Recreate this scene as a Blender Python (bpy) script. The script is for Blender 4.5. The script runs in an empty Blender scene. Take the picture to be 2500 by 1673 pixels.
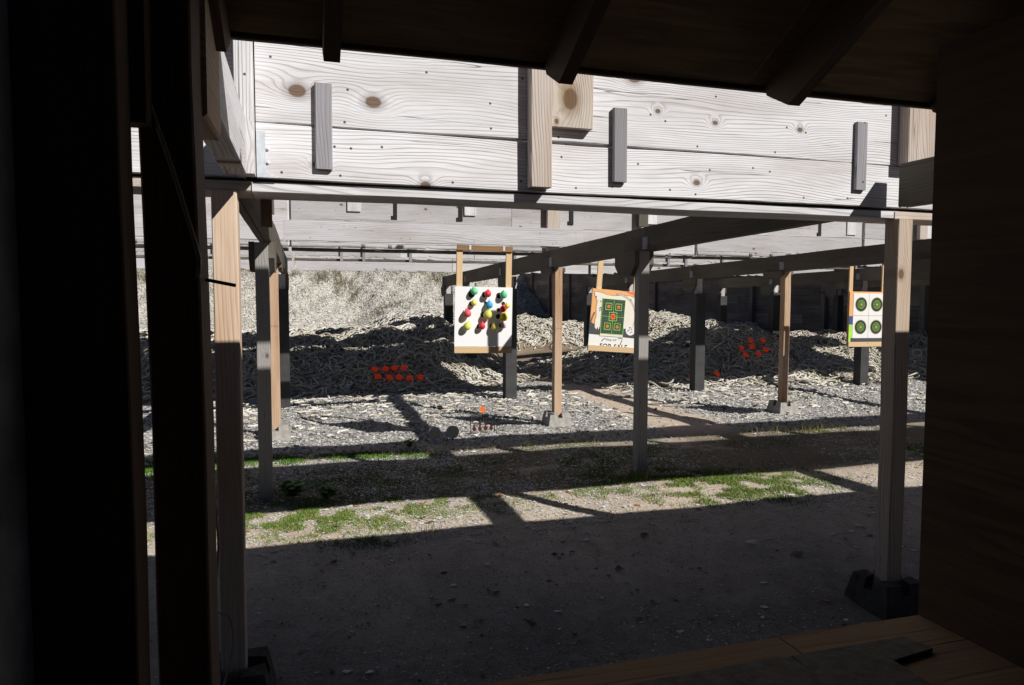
import bpy, math, random
import numpy as np
from mathutils import Vector, Matrix

R = random.Random(7)
NR = np.random.default_rng(11)
scene = bpy.context.scene
COL = scene.collection

# ------------------------------------------------------------------ node helpers
def new_mat(name):
    m = bpy.data.materials.new(name)
    m.use_nodes = True
    nt = m.node_tree
    nt.nodes.clear()
    out = nt.nodes.new('ShaderNodeOutputMaterial')
    bs = nt.nodes.new('ShaderNodeBsdfPrincipled')
    bs.inputs['Roughness'].default_value = 0.85
    bs.inputs['Specular IOR Level'].default_value = 0.25
    nt.links.new(bs.outputs[0], out.inputs[0])
    return m, nt, bs

class G:
    """tiny shorthand for building node graphs"""
    def __init__(s, nt): s.nt = nt
    def n(s, t, **kw):
        nd = s.nt.nodes.new(t)
        for k, v in kw.items(): setattr(nd, k, v)
        return nd
    def link(s, a, b): s.nt.links.new(a, b)
    def put(s, sock, v):
        if hasattr(v, 'is_linked') or hasattr(v, 'links'): s.nt.links.new(v, sock)
        else: sock.default_value = v
    def math(s, op, a, b=0.0, c=0.0, clamp=False):
        nd = s.n('ShaderNodeMath', operation=op); nd.use_clamp = clamp
        s.put(nd.inputs[0], a); s.put(nd.inputs[1], b); s.put(nd.inputs[2], c)
        return nd.outputs[0]
    def vmath(s, op, a, b=(0, 0, 0)):
        nd = s.n('ShaderNodeVectorMath', operation=op)
        s.put(nd.inputs[0], a); s.put(nd.inputs[1], b)
        return nd.outputs[0]
    def noise(s, vec, scale, detail=3.0, rough=0.55):
        nd = s.n('ShaderNodeTexNoise'); s.put(nd.inputs['Vector'], vec)
        nd.inputs['Scale'].default_value = scale; nd.inputs['Detail'].default_value = detail
        nd.inputs['Roughness'].default_value = rough
        return nd.outputs[0]
    def voro(s, vec, scale, feature='F1'):
        nd = s.n('ShaderNodeTexVoronoi', feature=feature); s.put(nd.inputs['Vector'], vec)
        nd.inputs['Scale'].default_value = scale
        return nd
    def maprange(s, v, a, b, c=0.0, d=1.0, smooth=False):
        nd = s.n('ShaderNodeMapRange'); nd.clamp = True
        if smooth: nd.interpolation_type = 'SMOOTHSTEP'
        s.put(nd.inputs[0], v)
        for i, x in enumerate((a, b, c, d)): s.put(nd.inputs[1 + i], x)
        return nd.outputs[0]
    def mix(s, f, a, b, mode='MIX'):
        nd = s.n('ShaderNodeMix', data_type='RGBA', blend_type=mode)
        s.put(nd.inputs[0], f)
        s.put(nd.inputs[6], a if not isinstance(a, tuple) else (*a, 1.0)[:4])
        s.put(nd.inputs[7], b if not isinstance(b, tuple) else (*b, 1.0)[:4])
        return nd.outputs[2]
    def ramp(s, v, stops):
        nd = s.n('ShaderNodeValToRGB'); s.put(nd.inputs[0], v)
        e = nd.color_ramp.elements
        while len(e) < len(stops): e.new(0.5)
        for el, (p, c) in zip(e, stops):
            el.position = p; el.color = (*c, 1.0)
        return nd.outputs[0]
    def bump(s, h, strength, dist, bs):
        nd = s.n('ShaderNodeBump'); nd.inputs['Strength'].default_value = strength
        nd.inputs['Distance'].default_value = dist
        s.put(nd.inputs['Height'], h); s.link(nd.outputs[0], bs.inputs['Normal'])
    def combine(s, x, y, z):
        nd = s.n('ShaderNodeCombineXYZ')
        for i, v in enumerate((x, y, z)): s.put(nd.inputs[i], v)
        return nd.outputs[0]
    def sep(s, v):
        nd = s.n('ShaderNodeSeparateXYZ'); s.put(nd.inputs[0], v)
        return nd.outputs

def wood(name, light, dark, stain=(0.30, 0.22, 0.16), stain_amt=0.35, ring=60.0, knot=1.0, lines=0.6,
         holes=True, wear=0.35, fine=0.5, fix=()):
    """sawn board: local x runs along the grain, z across it"""
    m, nt, bs = new_mat(name); g = G(nt)
    tc = g.n('ShaderNodeTexCoord'); oi = g.n('ShaderNodeObjectInfo')
    off = g.vmath('MULTIPLY', g.combine(oi.outputs['Random'], oi.outputs['Random'], oi.outputs['Random']), (37.1, 13.7, 53.3))
    p = g.vmath('ADD', tc.outputs['Object'], off)
    x, y, z = g.sep(p)
    n1 = g.noise(g.combine(g.math('MULTIPLY', x, 0.55), g.math('MULTIPLY', y, 3.0), g.math('MULTIPLY', z, 3.2)), 1.3, 2.0, 0.45)
    # knots: sparse stretched cells which the rings flow around
    kv = g.n('ShaderNodeTexVoronoi', voronoi_dimensions='2D')
    g.link(g.combine(g.math('MULTIPLY', x, 1.9), g.math('MULTIPLY', z, 2.9), 0.0), kv.inputs['Vector']); kv.inputs['Scale'].default_value = 1.35
    kd = g.math('MULTIPLY', kv.outputs['Distance'], g.maprange(g.sep(kv.outputs['Color'])[1], 0.0, 1.0, 0.8, 1.9))
    kon = g.math('GREATER_THAN', g.sep(kv.outputs['Color'])[0], 1.0 - 0.24 * knot)
    kon = g.math('MULTIPLY', kon, 0.0 if fix else 1.0)
    if fix:
        kd, kon = 9.0, 1.0
        fx_, fy_, fz_ = g.sep(tc.outputs['Object'])
        for kx, kz, ks in fix:
            ddx = g.math('MULTIPLY', g.math('SUBTRACT', fx_, kx), 2.2/ks); ddz = g.math('MULTIPLY', g.math('SUBTRACT', fz_, kz), 3.1/ks)
            dd_ = g.math('SQRT', g.math('ADD', g.math('MULTIPLY', ddx, ddx), g.math('MULTIPLY', ddz, ddz)))
            kd = dd_ if kd == 9.0 else g.math('MINIMUM', kd, dd_)
    kin = g.math('MULTIPLY', g.maprange(kd, 0.0, 0.42, 1.0, 0.0, True), kon)
    kin2 = g.math('MULTIPLY', kin, kin)
    u = g.math('ADD', g.math('MULTIPLY', z, ring), g.math('MULTIPLY', y, ring * 0.6))
    u = g.math('ADD', u, g.math('MULTIPLY', n1, ring * 0.17))
    u = g.math('ADD', u, g.math('MULTIPLY', kin2, 3.2))
    wob = g.noise(g.combine(g.math('MULTIPLY', x, 2.0), g.math('MULTIPLY', y, 20.0), g.math('MULTIPLY', z, 20.0)), 1.0, 2.0)
    u = g.math('ADD', u, g.math('MULTIPLY', wob, 1.3))
    u = g.math('ADD', u, g.math('MULTIPLY', g.noise(g.combine(g.math('MULTIPLY', x, 0.25), y, g.math('MULTIPLY', z, 1.5)), 1.7, 1.0), ring*0.10))
    fr = g.math('FRACT', u)
    line = g.maprange(fr, 0.45, 0.90, 0.0, 1.0, True)
    line = g.math('MULTIPLY', line, g.maprange(fr, 0.90, 0.99, 1.0, 0.0))
    linew = g.noise(g.combine(g.math('MULTIPLY', x, 1.2), y, g.math('MULTIPLY', z, 9.0)), 1.0, 2.0)
    line = g.math('MULTIPLY', line, g.maprange(linew, 0.32, 0.66, 0.15, 1.0))
    streak = g.noise(g.combine(g.math('MULTIPLY', x, 3.5), g.math('MULTIPLY', y, 160.0), g.math('MULTIPLY', z, 160.0)), 1.0, 3.0, 0.6)
    streakm = g.maprange(streak, 0.42, 0.72)
    col = g.mix(g.math('MULTIPLY', line, lines), light, dark)
    col = g.mix(g.math('MULTIPLY', streakm, fine), col, tuple(0.55 * a + 0.45 * b for a, b in zip(light, dark)))
    big = g.noise(g.combine(g.math('MULTIPLY', x, 0.9), y, g.math('MULTIPLY', z, 5.0)), 1.1, 4.0, 0.6)
    col = g.mix(g.math('MULTIPLY', g.maprange(big, 0.46, 0.72), stain_amt), col, stain)
    # individual tone of each piece
    tone = g.maprange(oi.outputs['Random'], 0.0, 1.0, 1.0 - wear, 1.0)
    col = g.mix(1.0, col, g.combine(tone, tone, tone), 'MULTIPLY')
    if knot > 0:
        core = g.math('MULTIPLY', g.maprange(kd, 0.062, 0.078, 1.0, 0.0), kon)
        krim = g.math('MULTIPLY', g.math('MULTIPLY', g.maprange(kd, 0.075, 0.15, 1.0, 0.0), kon), 0.55)
        col = g.mix(krim, col, tuple(0.6 * a for a in stain))
        kring = g.math('FRACT', g.math('MULTIPLY', kd, 70.0))
        col = g.mix(g.math('MULTIPLY', core, 0.85), col, g.mix(kring, (0.20, 0.115, 0.055), (0.075, 0.038, 0.02)))
    if holes:
        hv = g.n('ShaderNodeTexVoronoi', voronoi_dimensions='2D'); g.link(g.combine(x, z, 0.0), hv.inputs['Vector']); hv.inputs['Scale'].default_value = 9.0
        hon = g.math('GREATER_THAN', g.sep(hv.outputs['Color'])[1], 0.78)
        hole = g.math('MULTIPLY', g.maprange(hv.outputs['Distance'], 0.035, 0.055, 1.0, 0.0), hon)
        col = g.mix(g.math('MULTIPLY', hole, 0.9), col, (0.03, 0.02, 0.016))
    # checks (dry cracks along the grain)
    ck = g.noise(g.combine(g.math('MULTIPLY', x, 0.8), g.math('MULTIPLY', y, 30.0), g.math('MULTIPLY', z, 42.0)), 1.0, 1.0)
    crack = g.maprange(g.math('ABSOLUTE', g.math('SUBTRACT', ck, 0.70)), 0.0, 0.012, 1.0, 0.0)
    col = g.mix(g.math('MULTIPLY', crack, 0.75), col, (0.05, 0.04, 0.035))
    g.link(col, bs.inputs['Base Color'])
    hgt = g.math('SUBTRACT', g.math('MULTIPLY', streak, 0.5), g.math('ADD', g.math('MULTIPLY', line, 0.6), g.math('MULTIPLY', crack, 1.5)))
    g.bump(hgt, 0.5, 0.004, bs)
    return m

M = {}
KNOTS = ((-1.342, -.03, 1.0), (-1.06, -.05, .95), (.165, .01, .38), (.45, -.02, .40), (.90, -.02, .45), (.05, .145, 1.0))
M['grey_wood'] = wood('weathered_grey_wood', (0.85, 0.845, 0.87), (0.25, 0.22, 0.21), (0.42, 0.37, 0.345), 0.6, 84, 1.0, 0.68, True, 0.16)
M['grey_wood_knots'] = wood('knotty_grey_wood', (0.85, 0.845, 0.87), (0.25, 0.22, 0.21), (0.42, 0.37, 0.345), 0.6, 84, 1.0, 0.68, True, 0.10,
                            fix=KNOTS)
M['grey_wood_old'] = wood('old_grey_wood', (0.68, 0.665, 0.68), (0.27, 0.24, 0.235), (0.36, 0.31, 0.28), 0.5, 55, 0.6, 0.5, True, 0.25, 0.8)
M['post_wood'] = wood('post_wood', (0.74, 0.59, 0.46), (0.33, 0.21, 0.135), (0.52, 0.31, 0.17), 0.75, 60, 0.5, 0.55, False, 0.25)
M['brown_post'] = wood('brown_post_wood', (0.62, 0.44, 0.30), (0.28, 0.16, 0.09), (0.40, 0.21, 0.10), 0.8, 62, 0.3, 0.7, False, 0.12)
M['grey_post'] = wood('grey_post_wood', (0.40, 0.38, 0.36), (0.18, 0.16, 0.15), (0.30, 0.26, 0.23), 0.5, 60, 0.3, 0.55, False, 0.15)
M['tan_post'] = wood('tan_post_wood', (0.56, 0.45, 0.35), (0.25, 0.165, 0.11), (0.42, 0.27, 0.16), 0.7, 62, 0.3, 0.65, False, 0.1)
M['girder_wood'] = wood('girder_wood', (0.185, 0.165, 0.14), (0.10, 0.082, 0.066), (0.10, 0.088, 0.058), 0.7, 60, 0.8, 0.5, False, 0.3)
M['cleat_wood'] = wood('cleat_wood', (0.36, 0.35, 0.37), (0.16, 0.15, 0.16), (0.25, 0.22, 0.22), 0.4, 80, 0.3, 0.55, True, 0.2)
M['warm_batten'] = wood('warm_batten_wood', (0.66, 0.58, 0.52), (0.32, 0.24, 0.20), (0.42, 0.28, 0.18), 0.55, 80, 0.5, 0.6, False, 0.15)
M['knotty_block'] = wood('knotty_block_wood', (0.60, 0.535, 0.47), (0.26, 0.19, 0.14), (0.36, 0.24, 0.12), 0.8, 60, 1.0, 0.75, False, 0.05, fix=((-.235, .01, 1.35), (-.33, .07, .35)))
M['fresh_pine'] = wood('fresh_pine', (0.74, 0.53, 0.31), (0.55, 0.34, 0.17), (0.60, 0.40, 0.22), 0.3, 60, 0.4, 0.4, True, 0.1, 0.3)
M['shade_brown_rail'] = wood('shade_brown_rail_wood', (0.34, 0.20, 0.10), (0.20, 0.11, 0.055), (0.22, 0.13, 0.07), 0.4, 60, 0.4, 0.5, True, 0.1)  # the shadow lying on the top rails is put into this brown
M['dark_wood'] = wood('dark_shed_wood', (0.15, 0.105, 0.075), (0.07, 0.05, 0.035), (0.09, 0.06, 0.04), 0.5, 60, 0.5, 0.5, False, 0.3)
M['wall_wood'] = wood('dark_wall_wood', (0.24, 0.21, 0.19), (0.10, 0.085, 0.078), (0.10, 0.085, 0.075), 0.7, 40, 0.6, 0.6, False, 0.2)
M['bench_ply'] = wood('bench_plywood', (0.30, 0.205, 0.135), (0.205, 0.13, 0.08), (0.21, 0.135, 0.085), 0.45, 30, 0.25, 0.3, True, 0.05, 0.4)

def plywood(name, light, dark):
    m, nt, bs = new_mat(name); g = G(nt)
    tc = g.n('ShaderNodeTexCoord')
    x, y, z = g.sep(tc.outputs['Object'])
    a = g.noise(g.combine(g.math('MULTIPLY', x, 0.42), g.math('MULTIPLY', y, 3.0), g.math('MULTIPLY', z, 4.6)), 1.3, 4.0, 0.62)
    fr = g.math('FRACT', g.math('MULTIPLY', a, 9.0))
    band = g.math('MULTIPLY', g.maprange(fr, 0.1, 0.75, 0, 1, True), g.maprange(fr, 0.8, 1.0, 1, 0))
    st = g.noise(g.combine(g.math('MULTIPLY', x, 2.5), g.math('MULTIPLY', y, 60.0), g.math('MULTIPLY', z, 70.0)), 1.0, 3.0)
    col = g.mix(g.math('MULTIPLY', g.math('MULTIPLY', band, g.maprange(g.noise(tc.outputs['Object'], 1.7, 3.0), .35, .7, .15, 1.0)), 0.75), light, dark)
    col = g.mix(g.math('MULTIPLY', g.maprange(st, 0.4, 0.7), 0.4), col, dark)
    g.link(col, bs.inputs['Base Color'])
    g.bump(st, 0.3, 0.003, bs)
    return m
M['shed_ply'] = plywood('shed_plywood', (0.115, 0.071, 0.044), (0.050, 0.031, 0.020))
M['ceiling_ply'] = plywood('ceiling_plywood', (0.34, 0.24, 0.145), (0.145, 0.093, 0.057))

def plain(name, c, rough=0.6, metal=0.0, var=0.12, scale=14.0, bump=0.0):
    m, nt, bs = new_mat(name); g = G(nt)
    tc = g.n('ShaderNodeTexCoord')
    n = g.noise(tc.outputs['Object'], scale, 4.0, 0.6)
    col = g.mix(g.maprange(n, 0.3, 0.7), tuple(v * (1 - var) for v in c), tuple(min(1, v * (1 + var)) for v in c))
    g.link(col, bs.inputs['Base Color'])
    bs.inputs['Roughness'].default_value = rough
    bs.inputs['Metallic'].default_value = metal
    if bump: g.bump(n, bump, 0.01, bs)
    return m
M['black_sheath'] = plain('charcoal_sheath', (0.055, 0.055, 0.056), 0.7, 0, 0.25, 5)
M['concrete'] = plain('grey_concrete', (0.36, 0.34, 0.31), 0.95, 0, 0.25, 22, 0.5)
M['shaded_concrete'] = plain('shaded_concrete', (0.075, 0.068, 0.062), 0.95, 0, 0.35, 16, 0.5)  # darker copy of the concrete, standing for shade near the shed
M['galv'] = plain('galvanised_steel', (0.62, 0.66, 0.70), 0.5, 0.35, 0.15, 30)
M['dull_plate'] = plain('dull_nail_plate', (0.28, 0.29, 0.31), 0.6, 0.3, 0.3, 40)
M['black_steel'] = plain('black_steel', (0.02, 0.018, 0.018), 0.6, 0.2)
M['rust_steel'] = plain('rusty_steel', (0.085, 0.014, 0.010), 0.75, 0, 0.35, 60)
M['grey_paint'] = plain('grey_plate_paint', (0.60, 0.57, 0.50), 0.6, 0, 0.1, 20)
M['dull_yellow'] = plain('dull_yellow_paint', (0.80, 0.75, 0.05), 0.6)
M['orange_paint'] = plain('orange_paint', (0.95, 0.16, 0.02), 0.55)
M['clay_orange'] = plain('orange_clay', (0.93, 0.085, 0.022), 0.6, 0, 0.08)
M['white_board'] = plain('white_board', (0.88, 0.88, 0.89), 0.45, 0, 0.02, 3)
M['white_band'] = plain('white_print', (0.82, 0.81, 0.77), 0.5, 0, 0.02, 3)
M['paper'] = plain('white_paper', (0.82, 0.81, 0.80), 0.7, 0, 0.02, 5)
M['black_ink'] = plain('black_ink', (0.018, 0.018, 0.018), 0.7)
M['print_black'] = plain('print_black', (0.022, 0.040, 0.030), 0.7)
M['orange_print'] = plain('orange_print', (0.84, 0.44, 0.17), 0.5, 0, 0.1, 4)
M['red_orange_print'] = plain('red_orange_print', (0.80, 0.20, 0.09), 0.5, 0, 0.1, 4)
M['parchment'] = plain('parchment_print', (0.82, 0.76, 0.66), 0.55, 0, 0.05, 4)
M['brown_line'] = plain('brown_line', (0.26, 0.13, 0.07), 0.6)
M['slate_print'] = plain('slate_print', (0.075, 0.075, 0.085), 0.55)
M['lime'] = plain('lime_print', (0.42, 0.75, 0.10), 0.6)
M['grid_grey'] = plain('grid_grey', (0.17, 0.28, 0.20), 0.7)
M['red_print'] = plain('red_print', (0.80, 0.04, 0.02), 0.6)
M['bull_orange'] = plain('bull_orange', (0.90, 0.38, 0.06), 0.6)
M['tan_ring'] = plain('tan_ring', (0.52, 0.42, 0.20), 0.7)
M['green_ring'] = plain('green_ring', (0.25, 0.50, 0.10), 0.7)
M['blue_tape'] = plain('blue_print', (0.05, 0.09, 0.25), 0.6)
M['mat_grey'] = plain('grey_rubber', (0.16, 0.155, 0.15), 0.95, 0, 0.25, 40, 0.4)
M['cable'] = plain('beige_cable', (0.36, 0.30, 0.22), 0.6)
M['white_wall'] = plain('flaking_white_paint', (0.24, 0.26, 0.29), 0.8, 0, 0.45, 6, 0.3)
M['leafy'] = plain('weed_green', (0.13, 0.26, 0.05), 0.6, 0, 0.35, 20)
M['flower'] = plain('pale_yellow_flower', (0.75, 0.70, 0.35), 0.7)
M['stalk'] = plain('weed_stalk', (0.20, 0.22, 0.06), 0.7)
def rubber(name, c):
    m, nt, bs = new_mat(name)
    bs.inputs['Base Color'].default_value = (*c, 1)
    bs.inputs['Roughness'].default_value = 0.5
    bs.inputs['Specular IOR Level'].default_value = 0.4
    bs.inputs['Subsurface Weight'].default_value = 0.3
    bs.inputs['Subsurface Radius'].default_value = (0.02, 0.02, 0.02)
    g = G(nt); tc = g.n('ShaderNodeTexCoord')
    n = g.noise(tc.outputs['Object'], 18.0, 2.0)
    g.link(g.mix(g.maprange(n, 0.3, 0.7), tuple(v * 0.92 for v in c), tuple(min(1, v * 1.05) for v in c)), bs.inputs['Base Color'])
    return m
M['b_green'] = rubber('green_rubber', (0.17, 0.70, 0.35))
M['b_red'] = rubber('red_rubber', (0.72, 0.045, 0.06))
M['b_pinkred'] = rubber('pink_red_rubber', (0.80, 0.11, 0.12))
M['b_yellow'] = rubber('yellow_rubber', (0.80, 0.78, 0.16))
M['b_deepyellow'] = rubber('deep_yellow_rubber', (0.82, 0.66, 0.06))
M['b_blue'] = rubber('blue_rubber', (0.05, 0.40, 0.72))
M['b_pink'] = rubber('pale_pink_rubber', (0.78, 0.45, 0.50))

def tinted(name, ramp, rough=0.9, nscale=30.0, namt=0.25, fib=False):
    """colour picked per piece through the 'tint' point attribute"""
    m, nt, bs = new_mat(name); g = G(nt)
    at = g.n('ShaderNodeAttribute'); at.attribute_name = 'tint'
    tc = g.n('ShaderNodeTexCoord')
    col = g.ramp(at.outputs['Fac'], ramp)
    n = g.noise(tc.outputs['Object'], nscale, 3.0, 0.6)
    col = g.mix(g.math('MULTIPLY', g.maprange(n, 0.35, 0.7), namt), col, (0.12, 0.10, 0.08))
    g.link(col, bs.inputs['Base Color'])
    bs.inputs['Roughness'].default_value = rough
    g.bump(g.noise(tc.outputs['Object'], 160.0, 2.0), 0.4, 0.004, bs)
    return m
ROPE_RAMP = [(0.0, (0.36, 0.32, 0.25)), (0.25, (0.54, 0.49, 0.39)), (0.6, (0.68, 0.63, 0.53)), (0.85, (0.78, 0.75, 0.67)), (1.0, (0.84, 0.82, 0.78))]
M['rope'] = tinted('old_rope', ROPE_RAMP, 0.95, 26.0, 0.35)
M['chip'] = tinted('rope_chip', [(0.0, (0.14, 0.12, 0.10)), (0.10, (0.48, 0.43, 0.36)), (0.5, (0.78, 0.745, 0.66)), (1.0, (0.90, 0.88, 0.84))], 0.95, 20.0, 0.3)
M['shell'] = tinted('shell_chip', [(0.0, (0.48, 0.46, 0.42)), (0.5, (0.72, 0.71, 0.68)), (1.0, (0.87, 0.87, 0.86))], 0.7, 40.0, 0.15)
M['stone'] = tinted('gravel_stone', [(0.0, (0.08, 0.075, 0.07)), (0.25, (0.24, 0.225, 0.21)), (0.6, (0.46, 0.44, 0.405)), (0.85, (0.66, 0.64, 0.60)), (1.0, (0.84, 0.82, 0.79))], 0.9, 60.0, 0.2)
M['grass'] = tinted('grass_blade', [(0.0, (0.06, 0.15, 0.02)), (0.45, (0.13, 0.27, 0.035)), (0.7, (0.25, 0.31, 0.06)), (0.9, (0.36, 0.30, 0.11)), (1.0, (0.45, 0.36, 0.18))], 0.7, 20.0, 0.1)
M['dry'] = tinted('dry_weed', [(0.0, (0.10, 0.06, 0.035)), (0.5, (0.22, 0.15, 0.08)), (0.85, (0.14, 0.15, 0.05)), (1.0, (0.07, 0.12, 0.03))], 0.9, 20.0, 0.1)
M['leaf'] = tinted('fallen_leaf', [(0.0, (0.30, 0.08, 0.02)), (0.6, (0.42, 0.17, 0.05)), (1.0, (0.5, 0.35, 0.16))], 0.8, 30.0, 0.2)

def ground_mat():
    m, nt, bs = new_mat('sandy_ground'); g = G(nt)
    tc = g.n('ShaderNodeTexCoord'); P = tc.outputs['Object']
    x, y, z = g.sep(P)
    big = g.noise(P, 0.9, 4.0, 0.6)
    mid = g.noise(P, 7.0, 5.0, 0.65)
    fine = g.noise(P, 95.0, 3.0, 0.7)
    sand = g.mix(g.maprange(mid, 0.3, 0.72), (0.56, 0.45, 0.345), (0.76, 0.635, 0.51))
    sand = g.mix(g.math('MULTIPLY', g.maprange(fine, 0.46, 0.75), 0.5), sand, (0.20, 0.155, 0.115))
    # the shed's shade is put into the colour: sand darkened near it, pale beyond
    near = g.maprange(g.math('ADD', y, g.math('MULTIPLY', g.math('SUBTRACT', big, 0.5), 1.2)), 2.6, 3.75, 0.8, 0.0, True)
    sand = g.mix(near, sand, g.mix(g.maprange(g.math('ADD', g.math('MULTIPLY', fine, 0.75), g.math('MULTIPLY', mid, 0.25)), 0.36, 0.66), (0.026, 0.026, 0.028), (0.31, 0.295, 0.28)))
    # dark soil patches where the grass grows
    soil = g.mix(g.maprange(fine, 0.3, 0.7), (0.075, 0.06, 0.04), (0.27, 0.22, 0.155))
    soilm = g.math('MULTIPLY', g.maprange(g.math('ADD', big, g.math('MULTIPLY', mid, 0.4)), 0.50, 0.66, 0, 0.9),
                   g.math('MULTIPLY', g.maprange(g.math('ADD', y, g.math('MULTIPLY', g.math('SUBTRACT', mid, 0.5), 0.8)), 4.7, 5.0), g.maprange(y, 6.8, 6.2)))
    c = g.mix(soilm, sand, soil)
    # gravel of small crushed shell and stone further out, with a sandy track through it
    v = g.voro(P, 42.0); vc = g.sep(v.outputs['Color'])[0]
    grav = g.ramp(vc, [(0.0, (0.07, 0.068, 0.066)), (0.4, (0.27, 0.255, 0.24)), (0.7, (0.50, 0.475, 0.445)), (1.0, (0.80, 0.785, 0.75))])
    wob = g.math('MULTIPLY', g.math('SUBTRACT', g.noise(P, 1.6, 4.0), 0.5), 1.8)
    track = g.math('ABSOLUTE', g.math('SUBTRACT', x, g.math('ADD', 4.05, g.math('MULTIPLY', g.math('SUBTRACT', y, 6.0), 0.07))))
    trackm = g.maprange(g.math('ADD', track, g.math('MULTIPLY', wob, 0.5)), 0.35, 0.75)
    gm = g.math('MULTIPLY', g.maprange(g.math('ADD', y, wob), 6.2, 7.0), trackm)
    c = g.mix(gm, c, grav)
    far = g.maprange(y, 14.5, 16.0)
    c = g.mix(far, c, g.mix(mid, (0.17, 0.125, 0.085), (0.33, 0.26, 0.18)))
    # scattered white shell crumbs
    v2 = g.voro(P, 26.0)
    on = g.math('GREATER_THAN', g.sep(v2.outputs['Color'])[0], g.maprange(big, 0.38, 0.62, 0.97, 0.80))
    crumb = g.math('MULTIPLY', g.maprange(v2.outputs['Distance'], 0.16, 0.24, 1, 0), on)
    c = g.mix(g.math('MULTIPLY', crumb, 0.85), c, (0.66, 0.65, 0.62))
    g.link(c, bs.inputs['Base Color'])
    bs.inputs['Roughness'].default_value = 0.95
    h = g.math('ADD', g.math('MULTIPLY', mid, 0.7), g.math('MULTIPLY', fine, 0.35))
    h = g.math('ADD', h, g.math('MULTIPLY', g.math('SUBTRACT', 1.0, v.outputs['Distance']), g.math('MULTIPLY', gm, 0.5)))
    g.bump(h, 0.75, 0.03, bs)
    return m
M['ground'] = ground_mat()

def glow_clay():
    m, nt, bs = new_mat('glowing_orange_clay'); g = G(nt)
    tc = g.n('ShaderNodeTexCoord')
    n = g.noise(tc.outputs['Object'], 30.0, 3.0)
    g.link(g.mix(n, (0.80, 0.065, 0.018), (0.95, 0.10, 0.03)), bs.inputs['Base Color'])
    bs.inputs['Emission Color'].default_value = (1.0, 0.07, 0.02, 1); bs.inputs['Emission Strength'].default_value = 0.10  # emission added so the discs stay bright in shade
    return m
M['clay_orange'] = glow_clay()
def berm_mat():
    m, nt, bs = new_mat('chip_bank'); g = G(nt)
    tc = g.n('ShaderNodeTexCoord'); P = tc.outputs['Object']
    v = g.voro(g.vmath('MULTIPLY', P, (1.0, 1.0, 1.3)), 19.0)
    vc = g.sep(v.outputs['Color'])[0]
    n = g.noise(P, 0.8, 5.0, 0.65); f = g.noise(P, 24.0, 3.0, 0.7)
    c = g.ramp(g.math('ADD', g.math('MULTIPLY', vc, 0.6), g.math('MULTIPLY', f, 0.4)),
               [(0.2, (0.14, 0.12, 0.10)), (0.36, (0.48, 0.44, 0.37)), (0.55, (0.70, 0.66, 0.58)), (0.8, (0.85, 0.83, 0.78))])
    c = g.mix(g.maprange(n, 0.52, 0.70, 0, 0.6), c, (0.30, 0.26, 0.19))
    g.link(c, bs.inputs['Base Color'])
    g.bump(g.math('ADD', f, g.math('MULTIPLY', v.outputs['Distance'], 0.8)), 1.0, 0.06, bs)
    return m
M['berm'] = berm_mat()

# ------------------------------------------------------------------ object helpers
def link(o): COL.objects.link(o); return o
def thing(name, label, cat, loc=(0, 0, 0), group=None):
    o = link(bpy.data.objects.new(name, None))
    o.location = loc; o.empty_display_size = 0.1
    o['label'] = label; o['category'] = cat
    if group: o['group'] = group
    return o
def tag(o, label, cat, group=None, kind=None):
    if label: o['label'] = label
    if cat: o['category'] = cat
    if group: o['group'] = group
    if kind: o['kind'] = kind
    return o
def wloc(o):
    v = Vector((0, 0, 0))
    while o is not None:
        v += Vector(o.location); o = o.parent
    return v
def mesh_obj(name, verts, faces, mat, parent=None, origin=None, rot=None, smooth=False):
    """verts are local to origin (world) when origin is given"""
    me = bpy.data.meshes.new(name)
    me.from_pydata([tuple(v) for v in verts], [], [tuple(f) for f in faces])
    me.materials.append(M[mat] if isinstance(mat, str) else mat)
    if smooth: me.polygons.foreach_set('use_smooth', [True] * len(me.polygons))
    me.update()
    o = link(bpy.data.objects.new(name, me))
    org = Vector(origin) if origin is not None else Vector((0, 0, 0))
    if parent is not None:
        o.parent = parent
        org = org - wloc(parent)
        prot = parent.rotation_euler if parent.type == 'EMPTY' else None
    o.location = org
    if rot is not None: o.rotation_euler = rot
    return o

def subpart(child, part):
    """hang a finished piece one level deeper, keeping its place"""
    def wm_(o): return Matrix.Translation(wloc(o)) @ o.rotation_euler.to_matrix().to_4x4()
    cw, pw = wm_(child), wm_(part)
    child.parent = part; child.matrix_parent_inverse = pw.inverted()
    child.location = cw.translation
    return child

def board_geo(L, T, W, bev=0.003, warp=0.0018, chew=0.0, seed=None):
    r = random.Random(seed if seed is not None else R.random())
    n = max(1, int(L / (0.03 if chew else 0.3)))
    prof = [(-T/2, -W/2+bev), (-T/2+bev, -W/2), (T/2-bev, -W/2), (T/2, -W/2+bev),
            (T/2, W/2-bev), (T/2-bev, W/2), (-T/2+bev, W/2), (-T/2, W/2-bev)]
    ph = [r.uniform(0, 6.28) for _ in range(4)]
    V, F = [], []
    bite = 0.0
    for i in range(n + 1):
        t = i / n; x = -L/2 + L*t
        dy = warp * math.sin(3.1*t*L + ph[0]) + warp*0.5*math.sin(7.3*t*L + ph[1])
        dz = warp * math.sin(2.3*t*L + ph[2]) + warp*0.5*math.sin(6.1*t*L + ph[3])
        if chew:
            if r.random() < 0.22: bite = r.uniform(0, 1) ** 2 * chew * (0.35 + 0.65*math.sin(math.pi*t))
            else: bite *= 0.8
        for j, (py, pz) in enumerate(prof):
            b = bite + (r.uniform(0, 0.25) * bite) if (chew and j < 4) else 0.0
            V.append((x, py + dy, pz + dz + b))
    for i in range(n):
        for j in range(8):
            a = i*8 + j; b = i*8 + (j+1) % 8
            F.append((a, a+8, b+8, b))
    F.append(tuple(range(8))); F.append(tuple(reversed(range(n*8, n*8+8))))
    return V, F

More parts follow.
